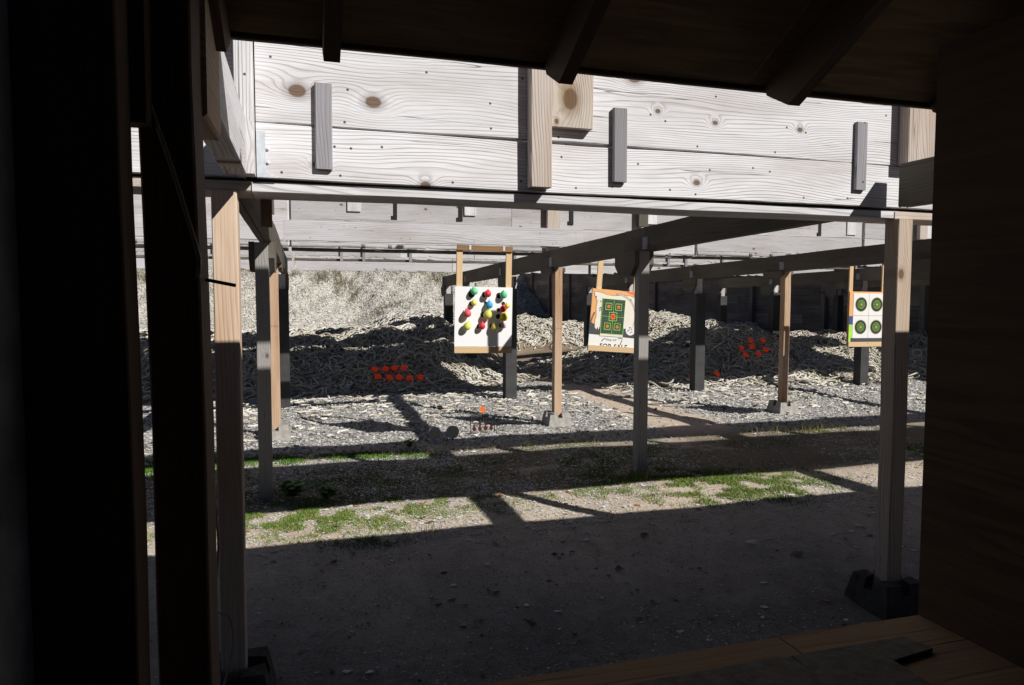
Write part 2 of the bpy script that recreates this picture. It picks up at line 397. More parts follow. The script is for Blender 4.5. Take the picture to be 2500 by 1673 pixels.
def box(name, x0, x1, y0, y1, z0, z1, mat, parent=None, axis='x', bev=0.003, warp=0.0018, chew=0.0, rot_extra=None):
    """a sawn piece given by its world box; grain along axis"""
    dx, dy, dz = x1-x0, y1-y0, z1-z0
    c = ((x0+x1)/2, (y0+y1)/2, (z0+z1)/2)
    if axis == 'x': L, T, W, rot = dx, dy, dz, Matrix.Identity(3)
    elif axis == 'y': L, T, W, rot = dy, dx, dz, Matrix.Rotation(math.pi/2, 3, 'Z')
    elif axis == 'z': L, T, W, rot = dz, dy, dx, Matrix.Rotation(-math.pi/2, 3, 'Y')
    elif axis == 'xf': L, T, W, rot = dx, dz, dy, Matrix.Rotation(math.pi/2, 3, 'X')   # lying flat
    bev = min(bev, T*0.2, W*0.2)
    V, F = board_geo(L, T, W, bev, warp, chew)
    if rot_extra is not None: rot = rot_extra @ rot
    return mesh_obj(name, V, F, mat, parent, c, rot.to_euler())

def np_mesh(name, V, F, mat, attr=None, smooth=False):
    """V (n,3) float, F (m,k) int"""
    me = bpy.data.meshes.new(name)
    k = F.shape[1]
    me.vertices.add(len(V)); me.vertices.foreach_set('co', V.astype(np.float32).ravel())
    me.loops.add(F.size); me.loops.foreach_set('vertex_index', F.astype(np.int32).ravel())
    me.polygons.add(len(F))
    me.polygons.foreach_set('loop_start', np.arange(0, F.size, k, dtype=np.int32))
    me.polygons.foreach_set('loop_total', np.full(len(F), k, dtype=np.int32))
    if smooth: me.polygons.foreach_set('use_smooth', np.ones(len(F), dtype=bool))
    if attr is not None:
        a = me.attributes.new('tint', 'FLOAT', 'POINT')
        a.data.foreach_set('value', attr.astype(np.float32))
    me.update(calc_edges=True); me.validate()
    me.materials.append(M[mat])
    return link(bpy.data.objects.new(name, me))

def lathe(prof, seg=20):
    """prof: list of (r,z); closed at both ends when r==0"""
    V, F = [], []
    rows = []
    for r_, z_ in prof:
        if r_ <= 1e-6: rows.append([len(V)]); V.append((0, 0, z_))
        else:
            rows.append(list(range(len(V), len(V)+seg)))
            for k in range(seg):
                a = 2*math.pi*k/seg; V.append((r_*math.cos(a), r_*math.sin(a), z_))
    for A, B in zip(rows[:-1], rows[1:]):
        for k in range(seg):
            k2 = (k+1) % seg
            if len(A) == 1 and len(B) == 1: continue
            if len(A) == 1: F.append((A[0], B[k2], B[k]))
            elif len(B) == 1: F.append((A[k], A[k2], B[0]))
            else: F.append((A[k], A[k2], B[k2], B[k]))
    return V, F

def tube(points, r, seg=8):
    V, F = [], []
    pts = [Vector(p) for p in points]
    prev = None
    for i, p in enumerate(pts):
        t = (pts[min(i+1, len(pts)-1)] - pts[max(i-1, 0)]).normalized()
        ref = Vector((0, 0, 1)) if abs(t.z) < 0.9 else Vector((1, 0, 0))
        a = t.cross(ref).normalized(); b = a.cross(t).normalized()
        if prev is not None and a.dot(prev) < 0: a, b = -a, -b
        prev = a
        for k in range(seg):
            an = 2*math.pi*k/seg
            V.append(tuple(p + a*(r*math.cos(an)) + b*(r*math.sin(an))))
    for i in range(len(pts)-1):
        for k in range(seg):
            k2 = (k+1) % seg
            F.append((i*seg+k, i*seg+k2, (i+1)*seg+k2, (i+1)*seg+k))
    F.append(tuple(reversed(range(seg)))); F.append(tuple(range((len(pts)-1)*seg, len(pts)*seg)))
    return V, F

def smooth_path(pts, n=8):
    P = [Vector(p) for p in pts]; out = []
    P = [P[0]] + P + [P[-1]]
    for i in range(1, len(P)-2):
        for k in range(n):
            t = k/n; a, b, c, d = P[i-1], P[i], P[i+1], P[i+2]
            out.append(0.5*((2*b) + (c-a)*t + (2*a-5*b+4*c-d)*t*t + (3*b-a-3*c+d)*t**3))
    out.append(P[-2])
    return out

# ------------------------------------------------------------------ terrain shape
def sstep(a, b, v):
    t = np.clip((v-a)/(b-a), 0, 1); return t*t*(3-2*t)
LX = [-8, -3, 0, 1.1, 1.8, 2.3, 2.7, 3.1, 3.5, 4.0, 30]
LH = [.66, .68, .70, .74, .88, .98, .84, .52, .22, .0, 0]
RX = [-9, 4.5, 5.2, 6.0, 6.8, 7.5, 8.2, 8.8, 9.6, 11, 13, 30]
RH = [0, 0, .24, .44, .56, .80, .86, .66, .55, .58, .60, .6]
def H(x, y):
    x = np.asarray(x, float); y = np.asarray(y, float)
    wob = 0.10*np.sin(1.9*x+0.4) + 0.07*np.sin(4.3*x+1.1)
    lh = np.interp(x, LX, LH); rh = np.interp(x, RX, RH)
    toeL = 10.65 + 0.5*sstep(1.2, 3.2, x); toeR = 9.95 - 0.25*sstep(6, 8, x)
    fl = sstep(toeL-0.15+wob, toeL+1.9+wob, y)
    backL = 1 - sstep(13.6, 15.2, y) * sstep(0.8, 3.0, x)
    left = lh*fl*backL
    left = left*(1-sstep(14.5, 17.5, y))
    fr = sstep(toeR-0.1+wob, toeR+2.3+wob, y)
    backR = 1 - 0.75*sstep(13.2, 14.8, y)
    right = rh*fr*backR
    bank = (0.74 + 0.12*np.sin(1.3*x+.5) + 0.18*np.exp(-((x-9.6)/1.0)**2)) * sstep(16.7, 18.6, y + 0.15*np.sin(2.1*x)) * sstep(2.6, 4.2, x)
    base = np.maximum(np.maximum(left, right), bank)
    # the tall bank that closes the range
    foot = 37.4 + 0.4*np.sin(0.6*x)
    slope = np.clip(y-foot, 0, 14.0)*0.52
    lump = (0.10*np.sin(2.3*x+1.7*y)+0.08*np.sin(4.1*x-2.9*y+.6)+0.05*np.sin(9.1*x+3.1*y))*sstep(0.2, 1.0, slope)
    bump = (0.05*np.sin(5.3*x+2.1*y)+0.04*np.sin(3.1*x-6.3*y+1.0)+0.03*np.sin(11*x+7*y))*sstep(0.05, 0.3, base)
    base = base - 0.16*(1-sstep(2.6, 4.2, y))
    small = 0.006*np.sin(2.7*x+1.3*y)+0.005*np.sin(6.1*x-4.2*y)
    return base + slope + lump + bump + small*(1-sstep(0.05, .3, base))

def grid(x0, x1, y0, y1, step):
    nx = int(round((x1-x0)/step))+1; ny = int(round((y1-y0)/step))+1
    xs = np.linspace(x0, x1, nx); ys = np.linspace(y0, y1, ny)
    X, Y = np.meshgrid(xs, ys)
    V = np.stack([X.ravel(), Y.ravel(), H(X, Y).ravel()], 1)
    i = np.arange(nx-1)[None, :] + np.arange(ny-1)[:, None]*nx
    i = i.ravel()
    F = np.stack([i, i+1, i+1+nx, i+nx], 1)
    return V, F

# ground: the near sheet carries the mounds' foot, wide skirts reach the horizon
V, F = grid(-10, 16, -4, 19.6, 0.08)
mask = H(V[:, 0], V[:, 1])
V[:, 2] = np.where(V[:, 1] < 9.6, V[:, 2], V[:, 2]-0.012)
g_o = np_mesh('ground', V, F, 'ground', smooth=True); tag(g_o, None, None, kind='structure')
rim = [(-400, -400), (400, -400), (400, 400), (-400, 400)]
inn = [(-10, -4), (16, -4), (16, 19.6), (-10, 19.6)]
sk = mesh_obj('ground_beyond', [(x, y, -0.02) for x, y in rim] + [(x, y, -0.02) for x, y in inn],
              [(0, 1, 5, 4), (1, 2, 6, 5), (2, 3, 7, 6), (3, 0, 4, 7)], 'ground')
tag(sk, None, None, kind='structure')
V, F = grid(-24, 22, 36.4, 54, 0.22)
b_o = np_mesh('bank_slope', V, F, 'berm', smooth=True); tag(b_o, None, None, kind='structure')

# ------------------------------------------------------------------ ropes
def ropes(n, xr, yr, step, npts, rad, curl, lift, dens=None, seg=5, tint=(0.1, 1.0), settle=0.6):
    out = 0; XS = []; YS = []
    while out < n:
        x = NR.uniform(*xr, n); y = NR.uniform(*yr, n)
        k = np.ones(n, bool) if dens is None else NR.random(n) < dens(x, y)
        XS.append(x[k]); YS.append(y[k]); out += int(k.sum())
        if len(XS) > 60: break
    x = np.concatenate(XS)[:n]; y = np.concatenate(YS)[:n]; n = len(x)
    head = NR.uniform(0, 2*np.pi, n); cur = NR.normal(0, curl, n)
    P = np.zeros((n, npts, 3)); lv = NR.random(n)**1.6*lift
    ph = NR.uniform(0, 6.28, n); am = NR.random(n)
    px, py = x.copy(), y.copy()
    for i in range(npts):
        P[:, i, 0] = px; P[:, i, 1] = py
        cur = cur*0.86 + NR.normal(0, curl*0.55, n)
        head = head + cur
        px = px + np.cos(head)*step; py = py + np.sin(head)*step*0.85
    hz = H(P[:, :, 0], P[:, :, 1])
    t = np.arange(npts)[None, :]
    P[:, :, 2] = hz + rad*0.7 + lv[:, None]*(0.55+0.45*np.sin(t*0.55+ph[:, None])) + 0.35*rad*np.sin(t*1.4+2*ph[:, None])
    T = np.gradient(P, axis=1); T /= np.linalg.norm(T, axis=2, keepdims=True)+1e-9
    up = np.array([0, 0, 1.0]); A = np.cross(T, up); A /= np.linalg.norm(A, axis=2, keepdims=True)+1e-9
    B = np.cross(A, T)
    rr = rad*NR.uniform(0.7, 1.2, n)[:, None, None, None]
    taper = np.ones(npts); taper[0] = taper[-1] = 0.7
    ang = np.arange(seg)*2*np.pi/seg
    V = P[:, :, None, :] + rr*taper[None, :, None, None]*(A[:, :, None, :]*np.cos(ang)[None, None, :, None] + B[:, :, None, :]*np.sin(ang)[None, None, :, None])
    i = np.arange(n)[:, None, None]*npts*seg + np.arange(npts-1)[None, :, None]*seg
    k = np.arange(seg)[None, None, :]; k2 = (k+1) % seg
    F = np.stack([i+k, i+k2, i+seg+k2, i+seg+k], -1).reshape(-1, 4)
    tv = NR.uniform(*tint, n); tv = np.repeat(tv, npts*seg)
    return V.reshape(-1, 3), F, tv

def on_mound(lo):
    return lambda x, y: (H(x, y) > lo).astype(float)
V, F, T = ropes(5200, (-4.2, 4.1), (10.35, 15.5), 0.046, 15, 0.0128, 0.42, 0.10, on_mound(0.03), tint=(0.05, 1))
tag(np_mesh('rope_pile', V, F, 'rope', T, True), 'long mound of tangled old rope across the left lane', 'rope pile', kind='stuff')
V, F, T = ropes(6200, (4.5, 12.9), (9.5, 15.0), 0.046, 15, 0.0128, 0.42, 0.10, on_mound(0.03), tint=(0.05, 1))
tag(np_mesh('rope_pile', V, F, 'rope', T, True), 'humped mound of tangled old rope across the right lanes', 'rope pile', kind='stuff')
V, F, T = ropes(9000, (-4.0, 13.0), (14.8, 20.3), 0.045, 7, 0.015, 0.45, 0.09, lambda x, y: ((H(x, y) > 0.22)).astype(float), 4, tint=(0.2, 1))
tag(np_mesh('rope_pile', V, F, 'rope', T, True), 'pale low ridge of chopped rope at the foot of the bank', 'rope pile', kind='stuff')
V, F, T = ropes(17000, (-10, 13.2), (36.8, 46.5), 0.05, 4, 0.015, 0.5, 0.08, None, 4, tint=(0.0, 1))
tag(np_mesh('rope_scraps', V, F, 'chip', T, True), 'pale rope scraps covering the tall bank behind the lanes', 'rope scraps', kind='stuff')
def fdens(x, y):
    return np.clip((y-6.6)/3.2, 0.05, 1)**1.5 * np.where(np.abs(x-4.05-(y-6)*.07) < .45, .1, 1)
V, F, T = ropes(5000, (-8.5, 5.0), (17.5, 37.2), 0.06, 6, 0.022, 0.35, 0.04, None, 4, tint=(0.25, 1))
tag(np_mesh('rope_scraps', V, F, 'chip', T, True), 'pale rope scraps over the flat floor before the tall bank', 'rope scraps', kind='stuff')
V, F, T = ropes(850, (-1.6, 9.0), (6.6, 10.9), 0.036, 6, 0.013, 0.60, 0.035, fdens, tint=(0.35, 1))
tag(np_mesh('rope_scraps', V, F, 'rope', T, True), 'loose rope ends lying on the gravel before the mounds', 'rope scraps', kind='stuff')

# ------------------------------------------------------------------ loose ground cover
def scatter(n, xr, yr, dens):
    XS, YS, c = [], [], 0
    while c < n:
        x = NR.uniform(*xr, 4*n); y = NR.uniform(*yr, 4*n)
        k = NR.random(4*n) < dens(x, y); XS.append(x[k]); YS.append(y[k]); c += int(k.sum())
        if len(XS) > 40: break
    return np.concatenate(XS)[:n], np.concatenate(YS)[:n]
def vnoise(x, y, s, seed):
    r = np.random.default_rng(seed); g = r.random((64, 64))
    u = (x*s) % 64; v = (y*s) % 64
    i = u.astype(int) % 64; j = v.astype(int) % 64; fu = u-np.floor(u); fv = v-np.floor(v)
    fu = fu*fu*(3-2*fu); fv = fv*fv*(3-2*fv); i2 = (i+1) % 64; j2 = (j+1) % 64
    return (g[i, j]*(1-fu)+g[i2, j]*fu)*(1-fv)+(g[i, j2]*(1-fu)+g[i2, j2]*fu)*fv
def flakes(name, n, xr, yr, dens, size, mat, thick=0.25, tint=(0, 1), tilt=0.5):
    x, y = scatter(n, xr, yr, dens); n = len(x)
    s = NR.uniform(size[0], size[1], n)*(1+0.7*(NR.random(n) < .08))
    a = NR.uniform(0, 6.28, n); k = 5
    ang = a[:, None] + np.arange(k)[None, :]*2*np.pi/k + NR.normal(0, .25, (n, k))
    rad = s[:, None]*NR.uniform(.45, 1.1, (n, k)); st = NR.uniform(.5, 1, n)[:, None]
    tx, ty = NR.normal(0, tilt*.5, n)[:, None], NR.normal(0, tilt*.5, n)[:, None]
    lx = np.cos(ang)*rad; ly = np.sin(ang)*rad*st
    h = H(x, y)[:, None]
    rim_ = np.stack([x[:, None]+lx, y[:, None]+ly, h+0.002+np.abs(lx*tx+ly*ty)], -1)
    top = np.stack([x, y, h[:, 0]+0.002+s*thick], -1)[:, None, :]
    V = np.concatenate([rim_, top], 1).reshape(-1, 3)
    i = np.arange(n)[:, None]*(k+1); kk = np.arange(k)[None, :]
    F = np.stack([i+kk, i+(kk+1) % k, np.broadcast_to(i+k, (n, k))], -1).reshape(-1, 3)
    return np_mesh(name, V, F, mat, np.repeat(NR.uniform(*tint, n), k+1))
def track(x, y): return np.abs(x-4.05-(y-6)*.07)
# shell flakes
def dsh(x, y):
    p = vnoise(x, y, 1.7, 3)
    near = np.where(y < 4.0, 0.05+0.35*(p > .72), 0.30+0.9*np.clip((p-.36)*3, 0, 1))
    near = np.where((track(x, y) < .55) & (y > 4.6), near*.15, near)
    return np.clip(near, 0, 1)
o = flakes('shell_chips', 26000, (-1.5, 6.0), (3.8, 7.0), dsh, (0.004, 0.0150), 'shell', 0.28)
tag(o, 'broken white shell flakes strewn over the sandy ground', 'shell chips', kind='stuff')
o = flakes('shell_chips', 7500, (-0.8, 5.0), (1.3, 4.3), lambda x, y: .12+.88*vnoise(x, y, 2.4, 77)**2, (0.0024, 0.0085), 'shell', 0.3, (.3, 1))
tag(o, 'fine pale shell crumbs in the shaded grit outside the shed', 'shell chips', kind='stuff')
o = flakes('shell_chips', 6000, (-1.3, 2.2), (4.9, 6.3), lambda x, y: np.clip(vnoise(x, y, 2.0, 91)*3-1.3, 0.02, 1), (0.004, 0.014), 'shell', 0.25, (.3, 1))
tag(o, 'white shell flakes gathered on the shaded grassy soil', 'shell chips', kind='stuff')
o = flakes('shell_chips', 110, (-0.6, 4.5), (1.6, 4.9), lambda x, y: np.ones_like(x), (0.014, 0.030), 'shell', 0.2, (.6, 1))
tag(o, 'larger pale shell pieces lying singly on the shaded sand', 'shell chips', kind='stuff')
def dgr(x, y):
    return np.clip((y-6.1)/1.2+.4*(vnoise(x, y, 1.3, 5)-.5), 0, 1)*np.where(track(x, y) < .42, .08, 1)
o = flakes('gravel', 30000, (-1.9, 10.5), (6.0, 11.2), dgr, (0.009, 0.022), 'stone', 0.7)
tag(o, 'grey crushed stone gravel between the lawn strip and the rope', 'gravel', kind='stuff')
o = flakes('gravel', 15000, (-1.2, 5.0), (1.3, 5.2), lambda x, y: 0.3+0.7*vnoise(x, y, 3, 9), (0.003, 0.008), 'stone', 0.6, (0, .8))
tag(o, 'small dark grit on the sand just outside the shed', 'gravel', kind='stuff')
o = flakes('shell_chips', 9000, (-1.9, 10.5), (6.2, 11.2), lambda x, y: dgr(x, y)*np.clip(vnoise(x, y, 1.1, 21)*1.6-.25, .05, 1), (0.008, 0.024), 'shell', 0.35)
tag(o, 'white shell chips mixed through the gravel before the rope', 'shell chips', kind='stuff')
o = flakes('fallen_leaves', 130, (-0.6, 4.6), (2.0, 5.4), lambda x, y: np.where((y > 4.1), 1, .12), (0.012, 0.028), 'leaf', 0.15)
tag(o, 'scattered brown and orange leaves on the lit strip', 'leaves', kind='stuff')
o = flakes('bark_bits', 260, (-0.6, 5.5), (1.6, 6.8), lambda x, y: .3+.7*vnoise(x, y, 2.2, 31), (0.008, 0.03), 'dry', 0.2)
tag(o, 'dark bark bits and twigs dropped on the sand', 'bark', kind='stuff')

def grass(name, n, xr, yr, dens, hgt, wid, mat='grass', tint=(0, .75), spread=.6):
    x, y = scatter(n, xr, yr, dens); n = len(x)
    a = NR.uniform(0, 6.28, n); h = NR.uniform(hgt[0], hgt[1], n); w = NR.uniform(wid[0], wid[1], n)
    la = NR.uniform(0, 6.28, n); ln = NR.uniform(.1, spread, n)*h
    b = np.stack([x, y, H(x, y)], -1)
    sd = np.stack([np.cos(a), np.sin(a), 0*a], -1)*w[:, None]*.5
    mid = b + np.stack([np.cos(la)*ln*.35, np.sin(la)*ln*.35, h*.6], -1)
    tip = b + np.stack([np.cos(la)*ln, np.sin(la)*ln, h], -1)
    V = np.stack([b-sd, b+sd, mid+sd*.8, mid-sd*.8, tip], 1).reshape(-1, 3)
    i = np.arange(n)*5
    F = np.concatenate([np.stack([i, i+1, i+2], -1), np.stack([i, i+2, i+3], -1), np.stack([i+3, i+2, i+4], -1)])
    return np_mesh(name, V, F, mat, np.repeat(NR.uniform(*tint, n), 5))
def blob(x, y, pts):
    d = np.zeros_like(x)
    for cx, cy, sx, sy, am in pts: d = np.maximum(d, am*np.exp(-((x-cx)/sx)**2-((y-cy)/sy)**2))
    return d
pA = [(.2, 4.6, 1.0, .22, .35), (-.15, 4.75, .35, .3, .9), (.1, 4.55, .25, .25, 1), (.55, 4.72, .35, .2, .6), (.95, 4.75, .4, .2, .35), (.4, 4.45, .3, .2, .4), (-.5, 4.7, .4, .3, .5), (.35, 4.1, .2, .08, .5)]
o = grass('grass', 19000, (-1.2, 1.5), (3.9, 5.2), lambda x, y: blob(x, y, pA)*np.clip(vnoise(x, y, 9, 41)*2.4-.8, 0, 1), (.005, .024), (.002, .006), tint=(0.05, 1), spread=1.7)
tag(o, 'thin tufts of grass in the lit strip beside the left post', 'grass', kind='stuff')
pB = [(2.9, 4.65, .8, .3, .4), (2.65, 4.92, .35, .16, 1), (3.05, 4.75, .3, .22, .9), (2.85, 4.4, .3, .2, .7), (3.25, 4.35, .25, .2, .9), (2.5, 5.0, .35, .2, .7), (3.5, 4.55, .3, .25, .5), (1.75, 4.7, .1, .06, 1), (1.95, 4.5, .1, .05, .6)]
o = grass('grass', 24000, (1.4, 4.2), (3.9, 5.5), lambda x, y: blob(x, y, pB)*np.clip(vnoise(x, y, 9, 43)*2.4-.7, 0, 1), (.006, .024), (.002, .007), tint=(0.05, 1), spread=1.7)
tag(o, 'bright green weedy grass patch in front of the middle post', 'grass', kind='stuff')
pC = [(-.4, 6.38, .5, .14, 1), (.2, 6.36, .6, .12, 1), (.75, 6.28, .3, .08, .5), (-1.2, 6.4, .5, .2, .9)]
o = grass('grass', 9000, (-2, 1.2), (6.0, 7.0), lambda x, y: blob(x, y, pC)*np.clip(vnoise(x, y, 8, 51)*2-.35, .05, 1), (.010, .038), (.004, .008), tint=(0, .6))
tag(o, 'narrow strip of bright grass edging the left lane gravel', 'grass', kind='stuff')
pD = [(.3, 5.5, .8, .4, .8), (1.3, 5.7, .6, .3, .6), (2.4, 5.6, .6, .3, 1), (3.0, 5.9, .4, .3, .4), (-.6, 5.4, .5, .4, .9), (2.6, 6.3, .7, .2, .5), (5.3, 6.3, .5, .3, .8), (5.2, 4.9, .35, .2, .9), (4.3, 5.9, .5, .2, .3), (1.9, 6.25, .5, .1, .4), (5.6, 5.2, .3, .3, .8)]
o = grass('grass', 15000, (-1.8, 6.2), (4.6, 6.8), lambda x, y: blob(x, y, pD)*np.clip(vnoise(x, y, 6, 45)*2.4-.8, 0, 1), (.006, .026), (.002, .006), tint=(.0, 1), spread=1.6)
tag(o, 'sparse mixed grass on the shaded soil under the baffles', 'grass', kind='stuff')
pE = [(1.6, 6.3, .9, .1, .3), (2.5, 6.4, .5, .1, .5), (2.62, 5.32, .12, .1, 1), (.7, 4.1, .12, .05, 1), (5.0, 6.2, .4, .15, 1), (2.4, 4.95, .5, .1, .6), (.9, 5.0, .8, .08, .5)]
o = grass('dry_grass', 900, (0, 6), (3.8, 6.8), lambda x, y: blob(x, y, pE), (.03, .13), (.002, .004), tint=(.78, 1), spread=1.0)
tag(o, 'straw coloured dry grass stems along the gravel edge', 'dry grass', kind='stuff')
pF = [(-3.4, 43.0, .8, .6, 1), (.9, 43.0, .5, .5, 1), (1.9, 42.6, .35, 1.0, .9), (2.6, 41.5, .3, 1.0, .7), (6.6, 42.6, 1.4, 1.2, .9), (7.6, 41.4, 1.0, 1.2, .6), (-.6, 42.6, .3, .3, 1), (4.0, 38.2, 1.6, .25, .5), (-8, 43, 1.5, 1, .7)]
o = grass('dry_weeds', 6000, (-11, 10), (37.5, 45), lambda x, y: blob(x, y, pF), (.10, .42), (.008, .022), 'dry', (0, 1), 1.0)
tag(o, 'dry brown weeds growing on the upper part of the bank', 'weeds', kind='stuff')

# single taller weeds
def weed(x, y, h, n, label, flower=False, leaf=.05):
    t = thing('weed', label, 'weed', (x, y, float(H(x, y))), 'single weeds on the ground')
    V, F = [], []; LV, LF = [], []; FV, FF = [], []
    for k in range(n):
        a = 6.28*k/n+R.uniform(-.4, .4); ln = R.uniform(.25, .9)*h*.6; hh = h*R.uniform(.55, 1)
        pts = smooth_path([(0, 0, 0), (math.cos(a)*ln*.3, math.sin(a)*ln*.3, hh*.6), (math.cos(a)*ln, math.sin(a)*ln, hh)], 4)
        v, f = tube(pts, .0022, 4); o_ = len(V); V += v; F += [tuple(i+o_ for i in q) for q in f]
        for p in pts[2:]:
            for _ in range(2):
                b = R.uniform(0, 6.28); s = leaf*R.uniform(.5, 1); up = R.uniform(-.1, .5)*s
                d = Vector((math.cos(b), math.sin(b), 0)); sd = Vector((-d.y, d.x, 0))*s*.3
                o_ = len(LV); LV += [tuple(p), tuple(p+d*s*.5+sd+Vector((0, 0, up))), tuple(p+d*s+Vector((0, 0, up*.6))), tuple(p+d*s*.5-sd+Vector((0, 0, up)))]
                LF.append((o_, o_+1, o_+2, o_+3))
        if flower:
            for _ in range(2):
                p = pts[-1]+Vector((R.uniform(-.015, .015), R.uniform(-.015, .015), R.uniform(-.02, .015)))
                v, f = lathe([(0, -.006), (.008, 0), (0, .006)], 6)
                mesh_obj('flower', v, f, 'flower', t, Vector(t.location)+p)
    mesh_obj('stems', V, F, 'stalk', t, t.location)
    mesh_obj('leaves', LV, LF, 'leafy', t, t.location)
weed(.47, 4.88, .17, 4, 'spindly weed with pale yellow flowers at the shadow edge', True, .03)
weed(-.12, 5.12, .12, 9, 'broad leafy weed beside the second left post foot, the taller one', False, .09)
weed(.12, 5.05, .09, 8, 'low leafy weed right of the second left post foot', False, .08)
weed(2.72, 5.30, .20, 5, 'dry thin weed against the right side of the middle post', False, .03)
weed(.93, 6.62, .09, 5, 'small pale weed beside the round plates', True, .05)

# ------------------------------------------------------------------ posts, blocks, girders
ROWS = [2.83, 5.17, 7.47, 9.60, 11.90, 13.75]
COLN = {1: 'left', 2: 'second', 3: 'third', 4: 'fourth', 5: 'fifth'}
ORD = ['nearest', 'second', 'third', 'fourth', 'fifth', 'sixth']
def pier_block(x, y, z0, label, mt='concrete'):
    t = thing('pier_block', label, 'pier block', (x, y, z0), 'concrete pier blocks under posts')
    V, F = [], []
    def frust(x0, x1, y0, y1, zb, zt, g):
        o_ = len(V)
        V.extend([(x0*g[0], y0*g[0], zb), (x1*g[0], y0*g[0], zb), (x1*g[0], y1*g[0], zb), (x0*g[0], y1*g[0], zb),
                  (x0*g[1], y0*g[1], zt), (x1*g[1], y0*g[1], zt), (x1*g[1], y1*g[1], zt), (x0*g[1], y1*g[1], zt)])
        F.extend([tuple(i+o_ for i in q) for q in ((3, 2, 1, 0), (4, 5, 6, 7), (0, 1, 5, 4), (1, 2, 6, 5), (2, 3, 7, 6), (3, 0, 4, 7))])
    frust(-.145, .145, -.145, .145, -.01, .095, (1, .86))
    mt = 'shaded_concrete' if y < 4 else 'concrete'
    mesh_obj('base', V, F, mt, t, t.location)
    for sx in (-1, 1):
        for sy in (-1, 1):
            V.clear(); F.clear()
            a, b = .026, .125
            b2, a2 = .112, .026
            xs = sorted((sx*a, sx*b)); ys = sorted((sy*a, sy*b))
            zb, zt = .0945, .150
            o_ = 0
            def c(vx, f): return math.copysign(a if abs(vx) < .05 else (b if f == 0 else b2), vx)
            pts = [(xs[0], ys[0]), (xs[1], ys[0]), (xs[1], ys[1]), (xs[0], ys[1])]
            V.extend([(c(p[0], 0), c(p[1], 0), zb) for p in pts]+[(c(p[0], 1), c(p[1], 1), zt) for p in pts])
            # the post pocket bites the inner corner of each lug
            V[:] = [(vx*(1.75 if abs(vx) < .05 and abs(vy) < .05 else 1), vy*(1.75 if abs(vx) < .05 and abs(vy) < .05 else 1), vz) for vx, vy, vz in V]
            F.extend([(3, 2, 1, 0), (4, 5, 6, 7), (0, 1, 5, 4), (1, 2, 6, 5), (2, 3, 7, 6), (3, 0, 4, 7)])
            mesh_obj('lug', list(V), list(F), mt, t, t.location)
    return t

def scabs(x, y, ztop, par, half=.045, w=.20, l=.19):
    """short chamfered planks gripping the post head under the girder"""
    for s in (-1, 1):
        xx = x+s*(half+.020)
        prof = [(-l, w*.45), (-l*.55, 0), (l*.55, 0), (l, w*.45), (l, w), (-l, w)]
        T = .019
        V = [(py, -T, pz-w/2) for py, pz in prof]+[(py, T, pz-w/2) for py, pz in prof]
        n = len(prof)
        F = [tuple(range(n)), tuple(reversed(range(n, 2*n)))]+[((i+1) % n, i, i+n, (i+1) % n+n) for i in range(n)]
        mesh_obj('scab_plank', V, F, 'girder_wood', par, (xx, y+.155, ztop-w/2), (0, 0, math.pi/2))

POSTX = {1: [-.285, -.29, -.31, -.30, -.30, -.30], 2: [2.845, 2.62, 2.73, 2.79, 2.76, 2.72], 3: [5.85, 5.75, 5.77, 5.83, 5.80, 5.74], 4: [8.9, 8.9, 8.9, 8.95, 8.94, 8.95], 5: [12, 12, 12, 12.1, 12.1, 12.1]}
BUILD = {1: [0, 1, 2, 3], 2: [0, 1, 2, 3, 4, 5], 3: [1, 2, 3, 4, 5], 4: [3, 4, 5], 5: [5]}
GZ0 = lambda y: 1.835-0.0125*(y-2.8)       # underside of the girders
for c, rows in BUILD.items():
    for r in rows:
        x, y = POSTX[c][r], ROWS[r]
        dark = r >= 3; blk = r in (0, 2)
        z0 = float(H(x, y))+0.10 if blk else float(H(x, y))-0.02
        z1 = 1.808 if r == 0 else GZ0(y)
        hf = .0445
        look = {True: 'charcoal sheathed post', False: ('tan post on a concrete block' if blk else 'grey post set in the ground')}[dark]
        t = thing('timber_post', f'{look}, {ORD[r]} from the shed, {COLN[c]} post row', 'post', (x, y, z0), 'posts carrying the overhead girders')
        box('shaft', x-hf, x+hf, y-hf, y+hf, z0, z1-.002, 'grey_post' if r == 1 else 'grey_wood_old' if r > 2 else 'brown_post' if r == 2 else 'tan_post' if c == 2 else 'post_wood', t, 'z', .004)
        if dark:
            s = .082; zt = 1.52+0.03*((r+c) % 3); zb = -.01+float(H(x, y))
            # four flat panels round the shaft
            e = .009
            for nm, (ax0, ax1, ay0, ay1) in dict(a=(x-s, x+s, y-s, y-s+e), b=(x-s, x+s, y+s-e, y+s), c=(x-s, x-s+e, y-s+e, y+s-e), d=(x+s-e, x+s, y-s+e, y+s-e)).items():
                box('sheath_panel', ax0, ax1, ay0, ay1, zb, zt, 'black_sheath', t, 'z', .001, .0005)
        if blk:
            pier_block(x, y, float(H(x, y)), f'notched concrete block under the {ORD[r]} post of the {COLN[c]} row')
        if r >= 1: scabs(x, y, z1+0.002, t, hf, .20 if r != 2 else .075)
        if r == 1: box('upright', x-.005, x+.085, y+.06, y+.10, z1+.205, 2.46, 'girder_wood', t, 'z', .006)

